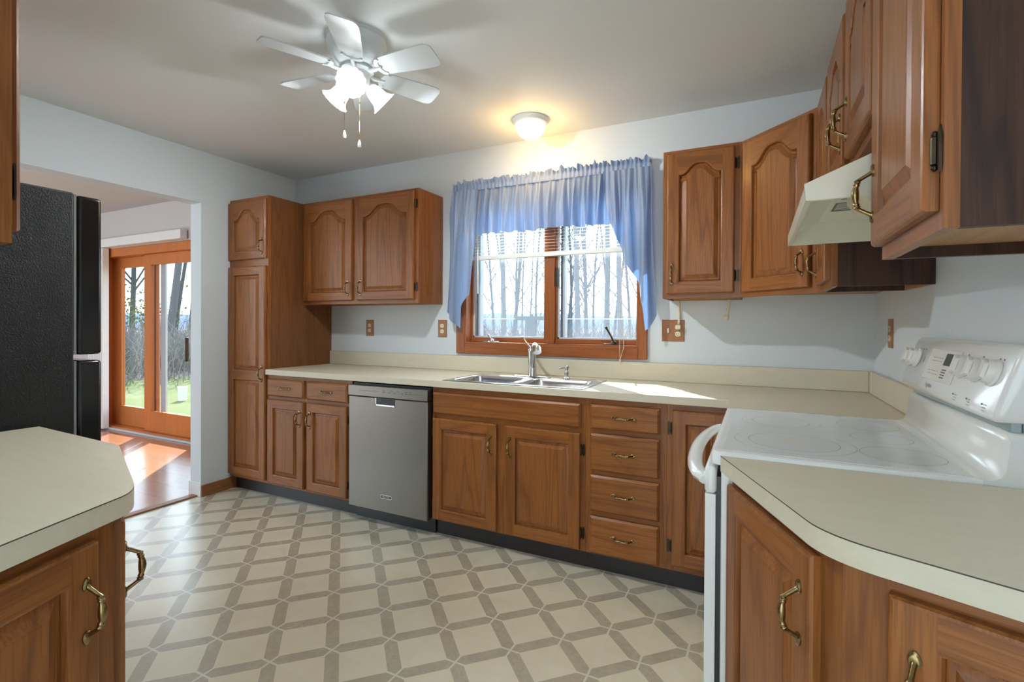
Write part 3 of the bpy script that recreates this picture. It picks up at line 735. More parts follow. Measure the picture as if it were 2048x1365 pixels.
# left foreground wall cabinet (faces the window wall)
x0, x1 = 1.53, 2.386; w = x1-x0
upper('wall_cabinet', 'oak wall cabinet at the left edge in front of the refrigerator', (x1, -2.617), PI, w, .287, ZB, ZT,
      [(.022, w/2-.02, .025, hU-.018, ['arch'], 'L', (w/2-.05, .115, 'v')), (w/2+.02, w-.022, .025, hU-.018, ['arch'], None, (w/2+.05, .115, 'v'))],
      [(0, .04, 0, hU, 'v'), (w-.04, w, 0, hU, 'v'), (w/2-.03, w/2+.03, 0, hU, 'v'), (.04, w/2-.03, 0, .04, 'h'), (w/2+.03, w-.04, 0, .04, 'h'), (.04, w/2-.03, hU-.035, hU, 'h'), (w/2+.03, w-.04, hU-.035, hU, 'h')])
b = MB(); pr_ = [(-2.640, ZB-.002), (-2.628, 1.318), (-2.89, 1.310), (-2.89, ZB-.002)]
b.loops([[(2.05, y, z) for y, z in pr_], [(2.362, y, z) for y, z in pr_]], 0, True, True, True)
tag(b.build('under_cabinet_fixture', 'white_plastic', None, bevel=.004), 'pale slanted fixture under the wall cabinet at the left edge', 'fixture')

# ------------------------------------------------------------------ sink, faucet, soap dispenser
sk = thing('sink', 'stainless double-bowl drop-in sink below the window', 'sink', (2.355, -.40, ZC))
b = MB(); zr = .006; zt_ = .0045
ox0, ox1, oy0, oy1 = -.428, .422, -.205, .250
bowls = [(-.392, -.020), (.020, .386)]; by0, by1 = -.172, .128
def bridge(b, cell, lp, z, m=0):
    X0, X1, Y0, Y1 = cell; cx_, cy_ = (X0+X1)/2, (Y0+Y1)/2; out = []
    for x, y in lp:
        dx, dy = x-cx_, y-cy_; s = min((X1-X0)/2/abs(dx) if abs(dx) > 1e-9 else 1e9, (Y1-Y0)/2/abs(dy) if abs(dy) > 1e-9 else 1e9); out.append((cx_+dx*s, cy_+dy*s))
    b.loops([[(x, y, z) for x, y in out], [(x, y, z) for x, y in lp]], m)
    for cxn, cyn in ((X0, Y0), (X1, Y0), (X1, Y1), (X0, Y1)):
        ang = math.atan2(cyn-cy_, cxn-cx_); L_ = len(out)
        for i in range(L_):
            p, q = out[i], out[(i+1) % L_]
            if abs(p[0]-q[0]) > 1e-7 and abs(p[1]-q[1]) > 1e-7:
                if (abs(p[0]-cxn) < 1e-7 or abs(p[1]-cyn) < 1e-7) and (abs(q[0]-cxn) < 1e-7 or abs(q[1]-cyn) < 1e-7):
                    b.face(b.add([(p[0], p[1], z), (cxn, cyn, z), (q[0], q[1], z)]), m)
cells = [(ox0+.008, 0, oy0+.008, .16), (0, ox1-.008, oy0+.008, .16)]
for (a, bb), ce in zip(bowls, cells):
    lp = rrect(a, bb, by0, by1, .05, 6); bridge(b, ce, lp, zr)
    prof = [(0, zr), (.004, zr-.004), (.008, -.02), (.016, -.14), (.032, -.168), (.06, -.175)]
    cx_, cy_ = (a+bb)/2, (by0+by1)/2; L_ = []
    for dlt, z in prof:
        kx = 1-dlt/((bb-a)/2); ky = 1-dlt/((by1-by0)/2); L_.append([(cx_+(x-cx_)*kx, cy_+(y-cy_)*ky, z) for x, y in lp])
    b.loops(L_, 0); dr = [(cx_+.042*math.cos(math.atan2(y-cy_, x-cx_)), cy_+.042*math.sin(math.atan2(y-cy_, x-cx_)), -.178) for x, y in lp]
    b.loops([L_[-1], dr], 0, True, False, True)
b.quad((ox0+.008, .16, zr), (ox1-.008, .16, zr), (ox1-.008, oy1-.008, zr), (ox0+.008, oy1-.008, zr))
R_ = lambda i, z: [(ox0+i, oy0+i, z), (ox1-i, oy0+i, z), (ox1-i, oy1-i, z), (ox0+i, oy1-i, z)]
b.loops([R_(0, .0008), R_(.001, .004), R_(.008, zr)], 0)
b.build('basin', 'sink', sk)
for a, bb in bowls:
    MB().lathe([(.040, 0), (.038, .004), (.030, .003), (.026, -.002), (.0, -.002)], 20, ((a+bb)/2, (by0+by1)/2, -.1775)).build('drain', 'chrome', sk)
fc = thing('faucet', 'brushed nickel pull-out kitchen faucet behind the sink', 'faucet', (2.318, -.195, ZC+.0065))
b = MB(); b.loops([[(x, y, z) for x, y in rrect(-.125, .125, -.028, .028, .027, 6)] for z in (0, .004)]+[[(x*.95, y*.9, .006) for x, y in rrect(-.125, .125, -.028, .028, .027, 6)]], 0, True, True, True); b.build('deck_plate', 'chrome', fc)
b = MB(); b.tube([(0, 0, .006), (0, 0, .014), (-.001, .002, .05), (-.004, .004, .10), (-.008, .004, .145), (-.010, .002, .165), (-.010, .0, .176)], [.028, .0265, .024, .0245, .0235, .021, .010], 20); b.build('body', 'chrome', fc)
b = MB(); b.tube([(.0, -.004, .055), (.010, -.018, .10), (.022, -.036, .150), (.036, -.056, .180), (.055, -.082, .192), (.075, -.106, .178), (.084, -.118, .158)], [.016, .0185, .0185, .020, .023, .026, .024], 16); b.build('spout', 'chrome', fc)
b = MB(); b.tube([(-.010, .004, .168), (-.022, .012, .180), (-.045, .026, .196), (-.068, .038, .218), (-.085, .046, .238)], [.010, .0075, .006, .0055, .006], 10); b.ell((-.087, .047, .240), (.0085, .0085, .0085)); b.build('lever', 'chrome', fc)
sp = MB(); sp.lathe([(.019, 0), (.019, .005), (.013, .010), (.012, .025), (.015, .032), (.012, .040), (.011, .055), (.014, .060), (.016, .066), (.013, .074), (.004, .078), (0, .078)], 16, (0, 0, 0), cap0=True)
sp.tube([(0, 0, .064), (-.018, -.012, .065), (-.038, -.024, .060)], [.006, .0055, .004], 8)
tag(sp.build('soap_dispenser', 'chrome', None, (2.541, -.195, ZC+.0065)), 'small nickel soap dispenser pump right of the faucet', 'soap dispenser')

# ------------------------------------------------------------------ range
RY0, RY1 = -1.640, -.890; RM = (RY0+RY1)/2
rg = thing('range', 'white electric range with smooth glass cooktop and back panel', 'stove', (3.48, RM, 0))
hw = (RY1-RY0)/2
def rpart(b, name, mats, bevel=0, parent=rg, **k): return b.build(name, mats, parent, (0, 0, 0), bevel=bevel, **k)
b = MB(); b.box(.004, .590, -hw+.004, hw-.004, .03, .895); rpart(b, 'body', 'enamel', .004)
# local x: 0 = body front, +x to the wall
b = MB(); b.box(-.034, -.008, -hw+.002, hw-.002, .20, .815, 0); b.box(-.036, -.034, -.26, .26, .36, .66, 1); dr = rpart(b, 'oven_door', ['enamel', 'fridge_door'], .004)
b = MB(); b.box(-.008, .004, -hw+.010, hw-.010, .05, .86); rpart(b, 'door_gap', 'black')
b = MB(); b.box(-.036, -.006, -hw, hw, .815, .886); rpart(b, 'vent_trim', 'enamel', .012, seg=4)
b = MB(); b.box(-.032, -.008, -hw+.002, hw-.002, .045, .19); rpart(b, 'storage_drawer', 'enamel', .005)
b = MB(); pts = []
for k in range(25):
    u = -1+2*k/24; pts.append((-.030-.058*(1-u**2)**.6, u*(hw-.012), .850))
b.tube(pts, .0155, 12, flat=1.35)
o = rpart(b, 'door_handle', 'enamel', .004, parent=dr)
# cooktop frame and glass
b = MB()
pf = lambda i, z: [(x, y, z) for x, y in rrect(-.022+i, .560, -hw+i, hw-i, .03, 5)]
b.loops([pf(0, .893), pf(0, .918), pf(.004, .926), pf(.012, .929), pf(.026, .9265)], 0, True, True, True); rpart(b, 'cooktop_frame', 'enamel')
b = MB(); b.loops([[(x, y, z) for x, y in rrect(.008, .520, -hw+.028, hw-.028, .012, 4)] for z in (.9262, .9278)], 0, True, False, True)
t = NT('speckled white glass'); v = t.obj(); n = t.noise(v, 900, 1); t.col(t.mix(t.ramp(n, [(.4, 0.0), (.6, 1.0)]), (.70, .735, .73), (.78, .81, .80))); t.setp(rough=.08, coat=.5, coatr=.03); MT['ctop'] = t.m
gl = rpart(b, 'cooktop_glass', 'ctop')
MT['ring'] = simple('burner ring print', (.40, .40, .39), .2); MT['burn'] = simple('burner zone print', (.62, .635, .62), .1); MT['tint'] = simple('tan burner centre mark', (.74, .60, .48), .15)  # tint: tan spot at the centre of the front burner
def ring(b, cx_, cy_, r, wd, m, a0=0, a1=2*PI, z=.92815, n=48):
    L_ = [[(cx_+rr*math.cos(a0+(a1-a0)*k/n), cy_+rr*math.sin(a0+(a1-a0)*k/n), z) for k in range(n+1)] for rr in (r-wd, r)]
    b.loops(L_, m, False)
def disc(b, cx_, cy_, r, m, z=.92800, n=40): b.face(b.add([(cx_+r*math.cos(2*PI*k/n), cy_+r*math.sin(2*PI*k/n), z) for k in range(n)]), m)
for (cx_, cy_, r, ro, t_) in ((3.655, -1.435, .112, .148, 1), (3.635, -1.125, .085, .116, 0), (3.885, -1.065, .085, 0, 0), (3.890, -1.475, .088, 0, 0), (3.885, -1.268, .075, 0, 2)):
    b = MB(); cx_ -= 3.48; cy_ -= RM
    if t_ != 2: disc(b, cx_, cy_, r, 1)
    ring(b, cx_, cy_, r, .0022, 0)
    if ro: ring(b, cx_, cy_, ro, .0018, 0, math.radians(150 if t_ == 0 else 155), math.radians(365 if t_ == 0 else 400))
    if t_ == 1: disc(b, cx_-.0, cy_, .018, 2, .9282)
    b.build('burner_mark', ['ring', 'burn', 'tint'], gl, smooth=0, fix=False)
# upstand behind the glass
b = MB(); prof = [(.505, .928), (.522, .929), (.534, .936), (.541, .950), (.545, .985), (.548, 1.015), (.553, 1.026), (.563, 1.030), (.580, 1.030), (.580, .90), (.505, .90)]
ysu = [-hw+.0, -hw+.012, hw-.012, hw]
L_ = [[(x if 0 < k < 3 else (x if x > .55 else x+.008), y, z if 0 < k < 3 else min(z, 1.018)) for x, z in prof] for k, y in enumerate(ysu)]
b.loops(L_, 0, True, True, True); rpart(b, 'upstand', 'enamel', smooth=50)
b = MB(); b.box(.576, .590, -hw+.02, hw-.01, 1.02, 1.09); rpart(b, 'vent_slot', 'black')
b = MB(); b.box(.560, .576, -hw+.012, hw-.02, 1.031, 1.062); t = simple('shaded slot face', (.36, .44, .44), .4); rpart(b, 'slot_face', t)  # teal shade of the gap put into this strip's colour
b = MB(); b.box(.580, .604, -hw+.004, hw-.004, .05, 1.10); rpart(b, 'back_sheet', 'enamel', .002)
# console (leans back)
b = MB(); cp = [(.535, 1.050), (.529, 1.058), (.530, 1.072), (.547, 1.130), (.566, 1.188), (.573, 1.204), (.584, 1.213), (.602, 1.213), (.604, 1.050)]
L_ = [];
for y, s in ((-hw-.002, .84), (-hw+.002, .94), (-hw+.010, 1.0), (hw-.010, 1.0), (hw-.002, .94), (hw+.002, .84)):
    L_.append([(.604+(x-.604)*s, y, 1.130+(z-1.130)*s) for x, z in cp])
b.loops(L_, 0, True, True, True); con = rpart(b, 'control_panel', 'enamel', smooth=50)
def cpos(s, y): # point on the console face: s 0..1 bottom to top
    return (.5295+.036*s-.0012*math.sin(PI*s), y, 1.073+.115*s)
tilt = math.atan2(.036, .115)
def con_box(b, y0, y1, s0, s1, off, m=0):
    P = []
    for s, y in ((s0, y0), (s0, y1), (s1, y1), (s1, y0)):
        x, _, z = cpos(s, y); P.append((x, y, z))
    nx, nz = -math.cos(tilt), math.sin(tilt)
    b.loops([[(x+nx*.0, y, z+nz*.0) for x, y, z in P], [(x+nx*off, y, z+nz*off) for x, y, z in P]], m, True, False, True)
toy = lambda y: y-RM
b = MB(); con_box(b, toy(-1.345), toy(-1.105), .20, .97, .003); dp = rpart(b, 'display_panel', 'white_plastic', .002, parent=con)
b = MB(); con_box(b, toy(-1.300), toy(-1.250), .60, .88, .0042); rpart(b, 'clock_display', 'lcd', parent=con)
b = MB(); random.seed(3)
for i in range(5):
    for j in range(2):
        con_box(b, toy(-1.225+.018*i), toy(-1.219+.018*i), .745-.32*j, .762-.32*j, .0036, 1); con_box(b, toy(-1.225+.018*i), toy(-1.219+.018*i), .665-.32*j, .68-.32*j, .0036, 1)
for i in range(4): con_box(b, toy(-1.285), toy(-1.255), .30+.06*i, .325+.06*i, .0036)
for y in (-.985, -1.01, -1.035): con_box(b, toy(y), toy(y-.005), .90, .93, .0008)
for y in (-1.385, -1.475, -1.565, -1.585): con_box(b, toy(y), toy(y-.004), .91, .94, .0008)
for y in (-1.385, -1.475, -1.565):
    con_box(b, toy(y), toy(y-.005), .04, .075, .0008)
    for j in range(3): con_box(b, toy(y-.012), toy(y-.026), -.06+.055*j, -.045+.055*j, .0008, 1)
con_box(b, toy(-1.053), toy(-1.056), .58, .72, .0008, 1)
b.build('control_print', ['mark', 'greymark'], con, smooth=0)
x, y, z = cpos(.06, toy(-1.185)); me = text_mesh('Frigidaire', .017, .0002); me.materials.append(MT['greymark'])
o = link(me, 'brand_lettering', con, (x-.0012, y, z), (PI/2-tilt, 0, -PI/2))
kb = MB(); kb.lathe([(.031, 0), (.031, .004), (.027, .006), (.0265, .016), (.0255, .0175)], 32, (0, 0, 0), 0, True); kb.lathe([(.0255, .0175), (.0, .0175)], 32, (0, 0, 0), 1)

L_ = [[(-.006*k2, -.0258*k, z), (.020*k2, -.017*k, z), (.020*k2, .017*k, z), (-.006*k2, .0258*k, z)] for z, k, k2 in ((.0172, 1, 1), (.0225, .92, .75))]; kb.loops(L_, 0, True, False, True)
KN = kb.mesh('knob', ['white_plastic', 'knob_grey'], 40)
for yk in (-.930, -.985, -1.390, -1.480, -1.568):
    x, y, z = cpos(.66, toy(yk)); o = link(KN, 'knob', con, (x, y, z)); q = Vector((-math.cos(tilt), 0, math.sin(tilt))).to_track_quat('Z', 'Y'); o.rotation_euler = q.to_euler()
    o.scale = (1.0, 1.0, 1.2)

# ------------------------------------------------------------------ range hood
hd = thing('range_hood', 'almond range hood under the short cabinet', 'range hood', (3.66, -1.34, 1.535))
hh = .358
b = MB()
def hprof(y): return [(0, y, 0), (0, y, .038), (.268, y, .150), (.425, y, .150), (.425, y, .0)]
th = .012
o_ = [hprof(-hh), hprof(hh)]
A_, B_ = b.add(o_[0]), b.add(o_[1])
for k in (0, 1, 2, 3): b.face([A_[k], A_[k+1], B_[k+1], B_[k]], 0)
b.face(A_, 0); b.face(B_, 0)
i_ = [[(th, y, 0), (th, y, .034), (.09, y, .070), (.413, y, .075), (.413, y, 0)] for y in (-hh+th, hh-th)]
a_, b_ = b.add(i_[0]), b.add(i_[1])
for k in (0, 1, 2, 3): b.face([a_[k], b_[k], b_[k+1], a_[k+1]], 0)
b.face(list(reversed(a_)), 0); b.face(b_, 0)
b.face([A_[0], B_[0], b_[0], a_[0]], 0); b.face([A_[4], B_[4], b_[4], a_[4]], 0); b.face([A_[0], A_[4], a_[4], a_[0]], 0); b.face([B_[0], B_[4], b_[4], b_[0]], 0)
b.build('shell', 'almond', hd, bevel=.002, fix=False, smooth=20)
b = MB(); b.loops([[(x, y, z) for x, y in rrect(.115-q, .255+q, -.300-q, -.07+q, .03, 4)] for q, z in ((0, .074), (0, .036), (-.018, .004))], 0, True, False, True); b.build('lamp_cover', 'almond_d', hd)
b = MB(); b.box(.26, .40, -.20, .25, .066, .074); 
for i in range(10): b.box(.264+i*.0135, .271+i*.0135, -.19, .245, .062, .067, 1)
b.build('filter', ['steel', 'black'], hd)
b = MB(); b.box(.10, .235, -.09, .12, .064, .070, 0); b.box(.102, .233, .0, .118, .0634, .0642, 1)
for i in range(6): b.box(.108, .226-.02*(i % 3), .010+i*.016, .015+i*.016, .0628, .0635, 0)
for i in range(3): b.box(.11+.04*i, .135+.04*i, -.05, -.042, .0632, .0642, 1)
b.build('sticker', ['sticker', 'mark'], hd)
b = MB(); random.seed(5); N = 12
for i in range(N):
    for j in range(4):
        pass
gr = [[(.165+.012*j+random.uniform(-.006, .006), -.345+.03*i+random.uniform(-.006, .006), .108+.010*j+.004*random.random()) for j in range(5)] for i in range(N)]
for i in range(N-1):
    for j in range(4): b.quad(gr[i][j], gr[i+1][j], gr[i+1][j+1], gr[i][j+1])
b.build('foil_flap', 'foil', hd, smooth=0)

# ------------------------------------------------------------------ refrigerator
fr_ = thing('refrigerator', 'black refrigerator with pebbled side and two stacked doors', 'refrigerator', (1.10, -2.45, 0))
b = MB(); b.box(-.37, .390, -.42, .292, .03, 1.688); b.build('body', 'fridge_side', fr_, bevel=.006)
b = MB(); b.box(-.365, .386, .2925, .300, .06, 1.117); b.box(-.365, .386, .2925, .300, 1.139, 1.683); b.build('gasket', 'gasket', fr_)
def fdoor(z0, z1):
    d = MB(); d.box(-.37, .392, .3005, .372, z0, z1); q = d.build('door', 'fridge_door', fr_, bevel=.012, seg=4)
    MB().box(-.34, -.31, .374, .42, z0+.05 if z0 > 1 else z1-.5, z0+.4 if z0 > 1 else z1-.05).build('door_handle', 'fridge_door', q, bevel=.01, seg=3)
fdoor(1.138, 1.683); fdoor(.05, 1.118)
MB().box(-.36, .38, -.40, .28, .0, .029).build('base', 'black', fr_)

# ------------------------------------------------------------------ outlets, switches, cords
def receptacle(par, x, z):
    b = MB(); L_ = []
    for y in (-.006, -.009): L_.append([(x+.0165*max(-.86, min(.86, math.cos(a)))*1.05, y, z+.0145*math.sin(a)) for a in [2*PI*k/20 for k in range(20)]])
    b.loops(L_, 0, True, False, True); b.box(x-.008, x-.005, -.0096, -.0089, z-.003, z+.006, 1); b.box(x+.005, x+.008, -.0096, -.0089, z-.003, z+.006, 1); b.box(x-.002, x+.002, -.0096, -.0089, z-.010, z-.006, 1)
    b.build('receptacle', ['ivory', 'mark'], par, smooth=0)
def outlet(loc, rz, label, w=.076, switch=False):
    o = thing('wall_outlet', label, 'outlet', loc, rz); b = MB(); b.loops([[(x, y, z) for x, z in [(-w/2+i, -.063+i), (w/2-i, -.063+i), (w/2-i, .063-i), (-w/2+i, .063-i)]] for i, y in ((0, -.0005), (0, -.003), (.004, -.0062))], 0, True, True, True)
    b.build('cover_plate', 'plate', o); rx = .027 if switch else 0
    receptacle(o, rx, .020); receptacle(o, rx, -.020)
    if switch: q = MB(); q.box(-.031, -.021, -.016, -.005, -.013, .013); q.build('toggle_switch', 'white_plastic', o, bevel=.003)
    return o
outlet((.838, 0, 1.214), 0, 'wooden outlet plate on the wall under the left wall cabinet')
outlet((1.519, 0, 1.215), 0, 'wooden outlet plate between the left wall cabinet and the window')
outlet((3.125, 0, 1.217), 0, 'wide wooden plate with switch and outlet right of the window', .126, True)
outlet((XR, -.348, 1.218), -PI/2, 'wooden outlet plate on the right wall beside the range panel')
b = MB(); b.tube([(3.158, -.012, ZB), (3.158, -.010, 1.34), (3.160, -.012, 1.285), (3.158, -.014, 1.255)], [.007, .007, .007, .008], 8); b.box(3.147, 3.170, -.036, -.0102, 1.226, 1.250)
tag(b.build('power_cord', 'ivory', None, bevel=.002), 'ivory cord plugged into the outlet under the narrow wall cabinet', 'cord')
b = MB(); b.tube([(3.425, -.045, ZB), (3.422, -.040, 1.35), (3.415, -.036, 1.310), (3.412, -.034, 1.285)], [.006, .006, .007, .008], 8); b.ell((3.411, -.035, 1.292), (.014, .010, .016))
tag(b.build('hanging_cord', 'ivory', None), 'ivory cord end hanging below the corner wall cabinet edge', 'cord')

# ------------------------------------------------------------------ blind, valance
bl = thing('window_blind', 'white mini blind raised halfway up the window', 'blind', (2.32, .012, 2.04))
bx0, bx1 = 1.735-2.32, 2.910-2.32
MB().box(bx0, bx1, -.012, .020, .02, .055).build('headrail', 'slat', bl)
b = MB(); z = .01
while z > -.312:
    b.loops([[(bx0, -.0125, z-.0025), (bx0, 0, z+.0012), (bx0, .0125, z+.0008)], [(bx1, -.0125, z-.0025), (bx1, 0, z+.0012), (bx1, .0125, z+.0008)]], 0, False); z -= .0205
b.build('slats', 'slat', bl, smooth=60, fix=False)
MB().box(bx0, bx1, -.014, .016, -.346, -.316).build('bottom_rail', 'white_plastic', bl, bevel=.004)
b = MB(); b.tube([(1.818-2.32, -.030, .0), (1.822-2.32, -.030, -.58)], .0045, 8); b.build('tilt_wand', 'white_plastic', bl)
b = MB()
for dx in (0, .006): b.tube([(2.826+dx-2.32, -.020, .0), (2.824+dx-2.32, -.024, -.55), (2.822+dx*3-2.32, -.040, -.80), (2.820-2.32+dx*4, -.046, -.93), (2.824-2.32, -.046, -1.0)], .0016, 5)
b.ell((2.824-2.32, -.046, -1.01), (.006, .006, .016)); b.build('lift_cord', 'ivory', bl)

va = thing('window_valance', 'blue gathered satin valance with side swags over the window', 'curtain', (2.32, -.05, 2.185))
MB().tube([(-.680, 0, 0), (.675, 0, 0)], .011, 10).build('rod', 'white_plastic', va)
b = MB(); b.box(-.684, -.676, -.01, .049, -.012, .012); b.box(.671, .679, -.01, .049, -.012, .012); b.build('rod_bracket', 'white_plastic', va)
def fold(u, v, k, ph=0, amp=.02):
    """fold depth at width u (m), drop fraction v"""
    w = u*78+ph+2.6*mnoise.noise(Vector((u*6+ph, 3, k)))+.5*mnoise.noise(Vector((u*4, v*2, 7)))
    s = math.sin(w); s = math.copysign(abs(s)**.65, s)
    f2 = math.sin(u*190+ph*3+2*mnoise.noise(Vector((u*20, 1, k))))
    return amp*((.45+.55*v)*(s*.85+.5*mnoise.noise(Vector((u*7+ph, v*.6, k))))+.32*(1-v)*f2)
def drape(name, x0, x1, n, top, bot, y0, amp, ph, rows=22, flare=0, smooth=60):
    b = MB(); L_ = []
    for i in range(n+1):
        u = i/n; x = x0+(x1-x0)*u; zb = bot(x); col_ = []
        for j in range(rows+1):
            v = j/rows; z = top+(zb-top)*v; drop = (top-z)
            ax = amp*min(1, .4+drop*5); yy = y0-.012*min(1, drop*6)+fold(x, min(1, drop*2.5), 1.0, ph, ax)
            xx = x+flare*(x)*drop+.006*math.sin(x*40+drop*6)*min(1, drop*5)
            col_.append((xx, yy, z))
        L_.append(col_)
    b.loops(L_, 0, False); return b.build(name, 'cloth', va, smooth=smooth, fix=False)
# header ruffle + gathered pocket
b = MB(); L_ = []; n = 360
for i in range(n+1):
    x = -.676+1.35*i/n; col_ = []
    r1 = mnoise.noise(Vector((x*38, 0, 0))); r2_ = mnoise.noise(Vector((x*38, 4, 0))); hgt = .028+.034*mnoise.noise(Vector((x*42, 9, 0)))+.014*mnoise.noise(Vector((x*130, 2, 0)))
    for j, (z, a) in enumerate(((-.020, .6), (-.012, .4), (0, .3), (.012, .4), (.018, 1.0), (.026, 1.6), (.018+max(.010, hgt), 2.4))):
        col_.append((x+.006*a*r2_*(j > 3), -.0145+(.004*math.sin(x*230)+.007*r1)*a*1.2, z))
    L_.append(col_)
b.loops(L_, 0, False)
L2_ = [[(p[0], .030+(-.0145-p[1]), p[2]) for p in c_] for c_ in L_]; b.loops(L2_, 0, False)
b.build('ruffled_header', 'cloth', va, smooth=60, fix=False)
zoff = 2.185
def lerp(t, x):
    for (a, p), (c_, q) in zip(t, t[1:]):
        if x <= c_: return p+(q-p)*(max(a, x)-a)/(c_-a)
    return t[-1][1]
drape('valance_panel', -.56, .52, 230, -.018, lambda x: 1.860-zoff+.005*math.sin(x*14)+.003*math.sin(x*63+1), -.006, .032, 0.4, 30)
tL = [(-.672, 1.33), (-.64, 1.29), (-.60, 1.24), (-.574, 1.215), (-.568, 1.36), (-.55, 1.39), (-.525, 1.42), (-.502, 1.45), (-.497, 1.60), (-.490, 1.70), (-.482, 1.80), (-.474, 1.95), (-.46, 2.15)]
drape('left_swag', -.672, -.46, 110, -.018, lambda x: lerp(tL, x)-zoff, -.034, .019, 2.1, 34, .06)
b = MB(); rows = []
for i in range(13):
    v_ = i/12; z_ = 1.70-.30*v_
    xa = -.535-.05*v_; xb = -.506-.004*math.sin(v_*7)
    rows.append([(xa+(xb-xa)*j/8, -.056-.016*math.sin(j/8*PI*1.3+v_*2), z_+.05*(j/8-.5)*v_) for j in range(9)])
b.loops(rows, 0, False); b.build('swag_fold', 'cloth', va, smooth=60, fix=False)
tR = [(.405, 2.15), (.42, 2.0), (.442, 1.851), (.47, 1.79), (.512, 1.70), (.525, 1.63), (.555, 1.57), (.60, 1.49), (.612, 1.42), (.630, 1.34), (.636, 1.215), (.655, 1.235), (.688, 1.308)]
drape('right_swag', .405, .688, 120, -.018, lambda x: lerp(tR, x)-zoff, -.034, .020, 5.3, 34, .055)

# ------------------------------------------------------------------ ceiling fan
fx, fy = 2.012, -1.385
fan = thing('ceiling_fan', 'white six-blade hugger ceiling fan with three lit tulip lamps', 'ceiling fan', (fx, fy, H))
b = MB(); b.lathe([(.128, 0), (.128, -.010), (.122, -.014), (.125, -.030), (.122, -.050), (.110, -.085), (.092, -.112), (.078, -.124), (.060, -.128), (0, -.128)], 40, cap0=True); b.build('motor_housing', 'white_fan', fan)
b = MB(); b.lathe([(.068, -.128), (.070, -.140), (.056, -.150), (.052, -.185), (.046, -.200), (.0, -.202)], 32); hub = b.build('switch_housing', 'white_fan', fan)
zb_l = -.138
def blade_mesh():
    b = MB(); P = []
    sh = [(.115, .030), (.125, .040), (.145, .048), (.20, .053), (.30, .060), (.355, .062), (.375, .056), (.384, .044), (.386, .028)]
    up_ = [(x, y) for x, y in sh]; P = up_+[(x, -y) for x, y in reversed(sh)]
    b.loops([[(x, y, z) for x, y in P] for z in (-.003, .003)], 0, True, True, True); return b.mesh('blade', ['white_fan'], 40)
def arm_mesh():
    b = MB(); b.tube([(.048, 0, .004), (.075, 0, -.012), (.10, 0, -.010), (.125, 0, -.007)], [.010, .009, .009, .008], 8)
    P = [(.108+.028*math.cos(a), .046*math.sin(a)) for a in [PI/2+PI*k/14 for k in range(15)]]; Q = [(.112+.014*math.cos(a), .034*math.sin(a)) for a in [PI/2+PI*k/14 for k in range(15)]]
    Po = [(x+.022, y) for x, y in P]; Qo = [(x+.022, y) for x, y in Q]
    b.loops([[(x, y, -.0035) for x, y in Po], [(x, y, -.0075) for x, y in Po], [(x, y, -.0075) for x, y in Qo], [(x, y, -.0035) for x, y in Qo]], 0, False)
    for s in (1, -1): b.lathe([(.006, -.0085), (.006, -.006), (.0, -.005)], 8, (.130, s*.038, 0), cap0=True)
    return b.mesh('blade_bracket', ['white_fan'], 40)
BL, AR = blade_mesh(), arm_mesh()
for k in range(6):
    a = math.radians(5+60*k); bo = link(BL, 'blade', fan, (0, 0, zb_l), (math.radians(-13), 0, a), ); ao = link(AR, 'blade_bracket', bo)
# light kit
ax_l = []
for k, a in enumerate((-57, 63, 183)):
    a = math.radians(a); tl = math.radians(52)
    d = Vector((math.cos(a)*math.sin(tl), math.sin(a)*math.sin(tl), -math.cos(tl))); base = Vector((math.cos(a)*.040, math.sin(a)*.040, -.180))
    q = d.to_track_quat('Z', 'Y').to_matrix().to_4x4()
    b = MB(); b.tube([(0, 0, -.01), (0, 0, .030)], .020, 16); so = b.build('lamp_socket', 'white_fan', fan); so.matrix_local = Matrix.Translation(base) @ q
    b = MB(); rip = lambda j, an: (.05*abs(math.sin(an*6))-.02)*max(0, (j-4))/3
    b.lathe([(.021, .020), (.027, .026), (.033, .040), (.037, .060), (.040, .080), (.049, .096), (.060, .106), (.0585, .1065), (.047, .097), (.038, .080), (.035, .060), (.031, .040), (.024, .026)], 48, ripple=lambda j, an: (.10*abs(math.sin(an*7))-.05)*{5: .5, 6: 1, 7: 1, 8: .5}.get(j, 0))
    sh = b.build('lamp_shade', 'shade', so)
    b = MB(); b.lathe([(.001, .068), (.010, .066), (.018, .058), (.0195, .049), (.016, .038), (.011, .028), (.010, .022)], 16); b.build('bulb', 'bulb', so)
ld = bpy.data.lights.new('fan_glow', 'POINT'); ld.energy = 1.25; ld.color = (.86, .95, 1.0); ld.shadow_soft_size = .05
lo = bpy.data.objects.new('lamp_light', ld); COL.objects.link(lo); lo.parent = fan; lo.location = (0, 0, -.36)
for dx, dy, L_ in ((-.052, -.020, .195), (.004, .012, .235)):
    b = MB(); b.tube([(dx, dy, -.195), (dx, dy, -.195-L_)], .0013, 5, 0); b.lathe([(.0025, -.195-L_), (.006, -.205-L_), (.0085, -.222-L_), (.006, -.228-L_), (0, -.229-L_)], 10, (dx, dy, 0), 1); b.ell((dx, dy, -.27), (.003, .003, .006), 8, 0)
    b.build('pull_chain', ['brass', 'white_plastic'], fan)

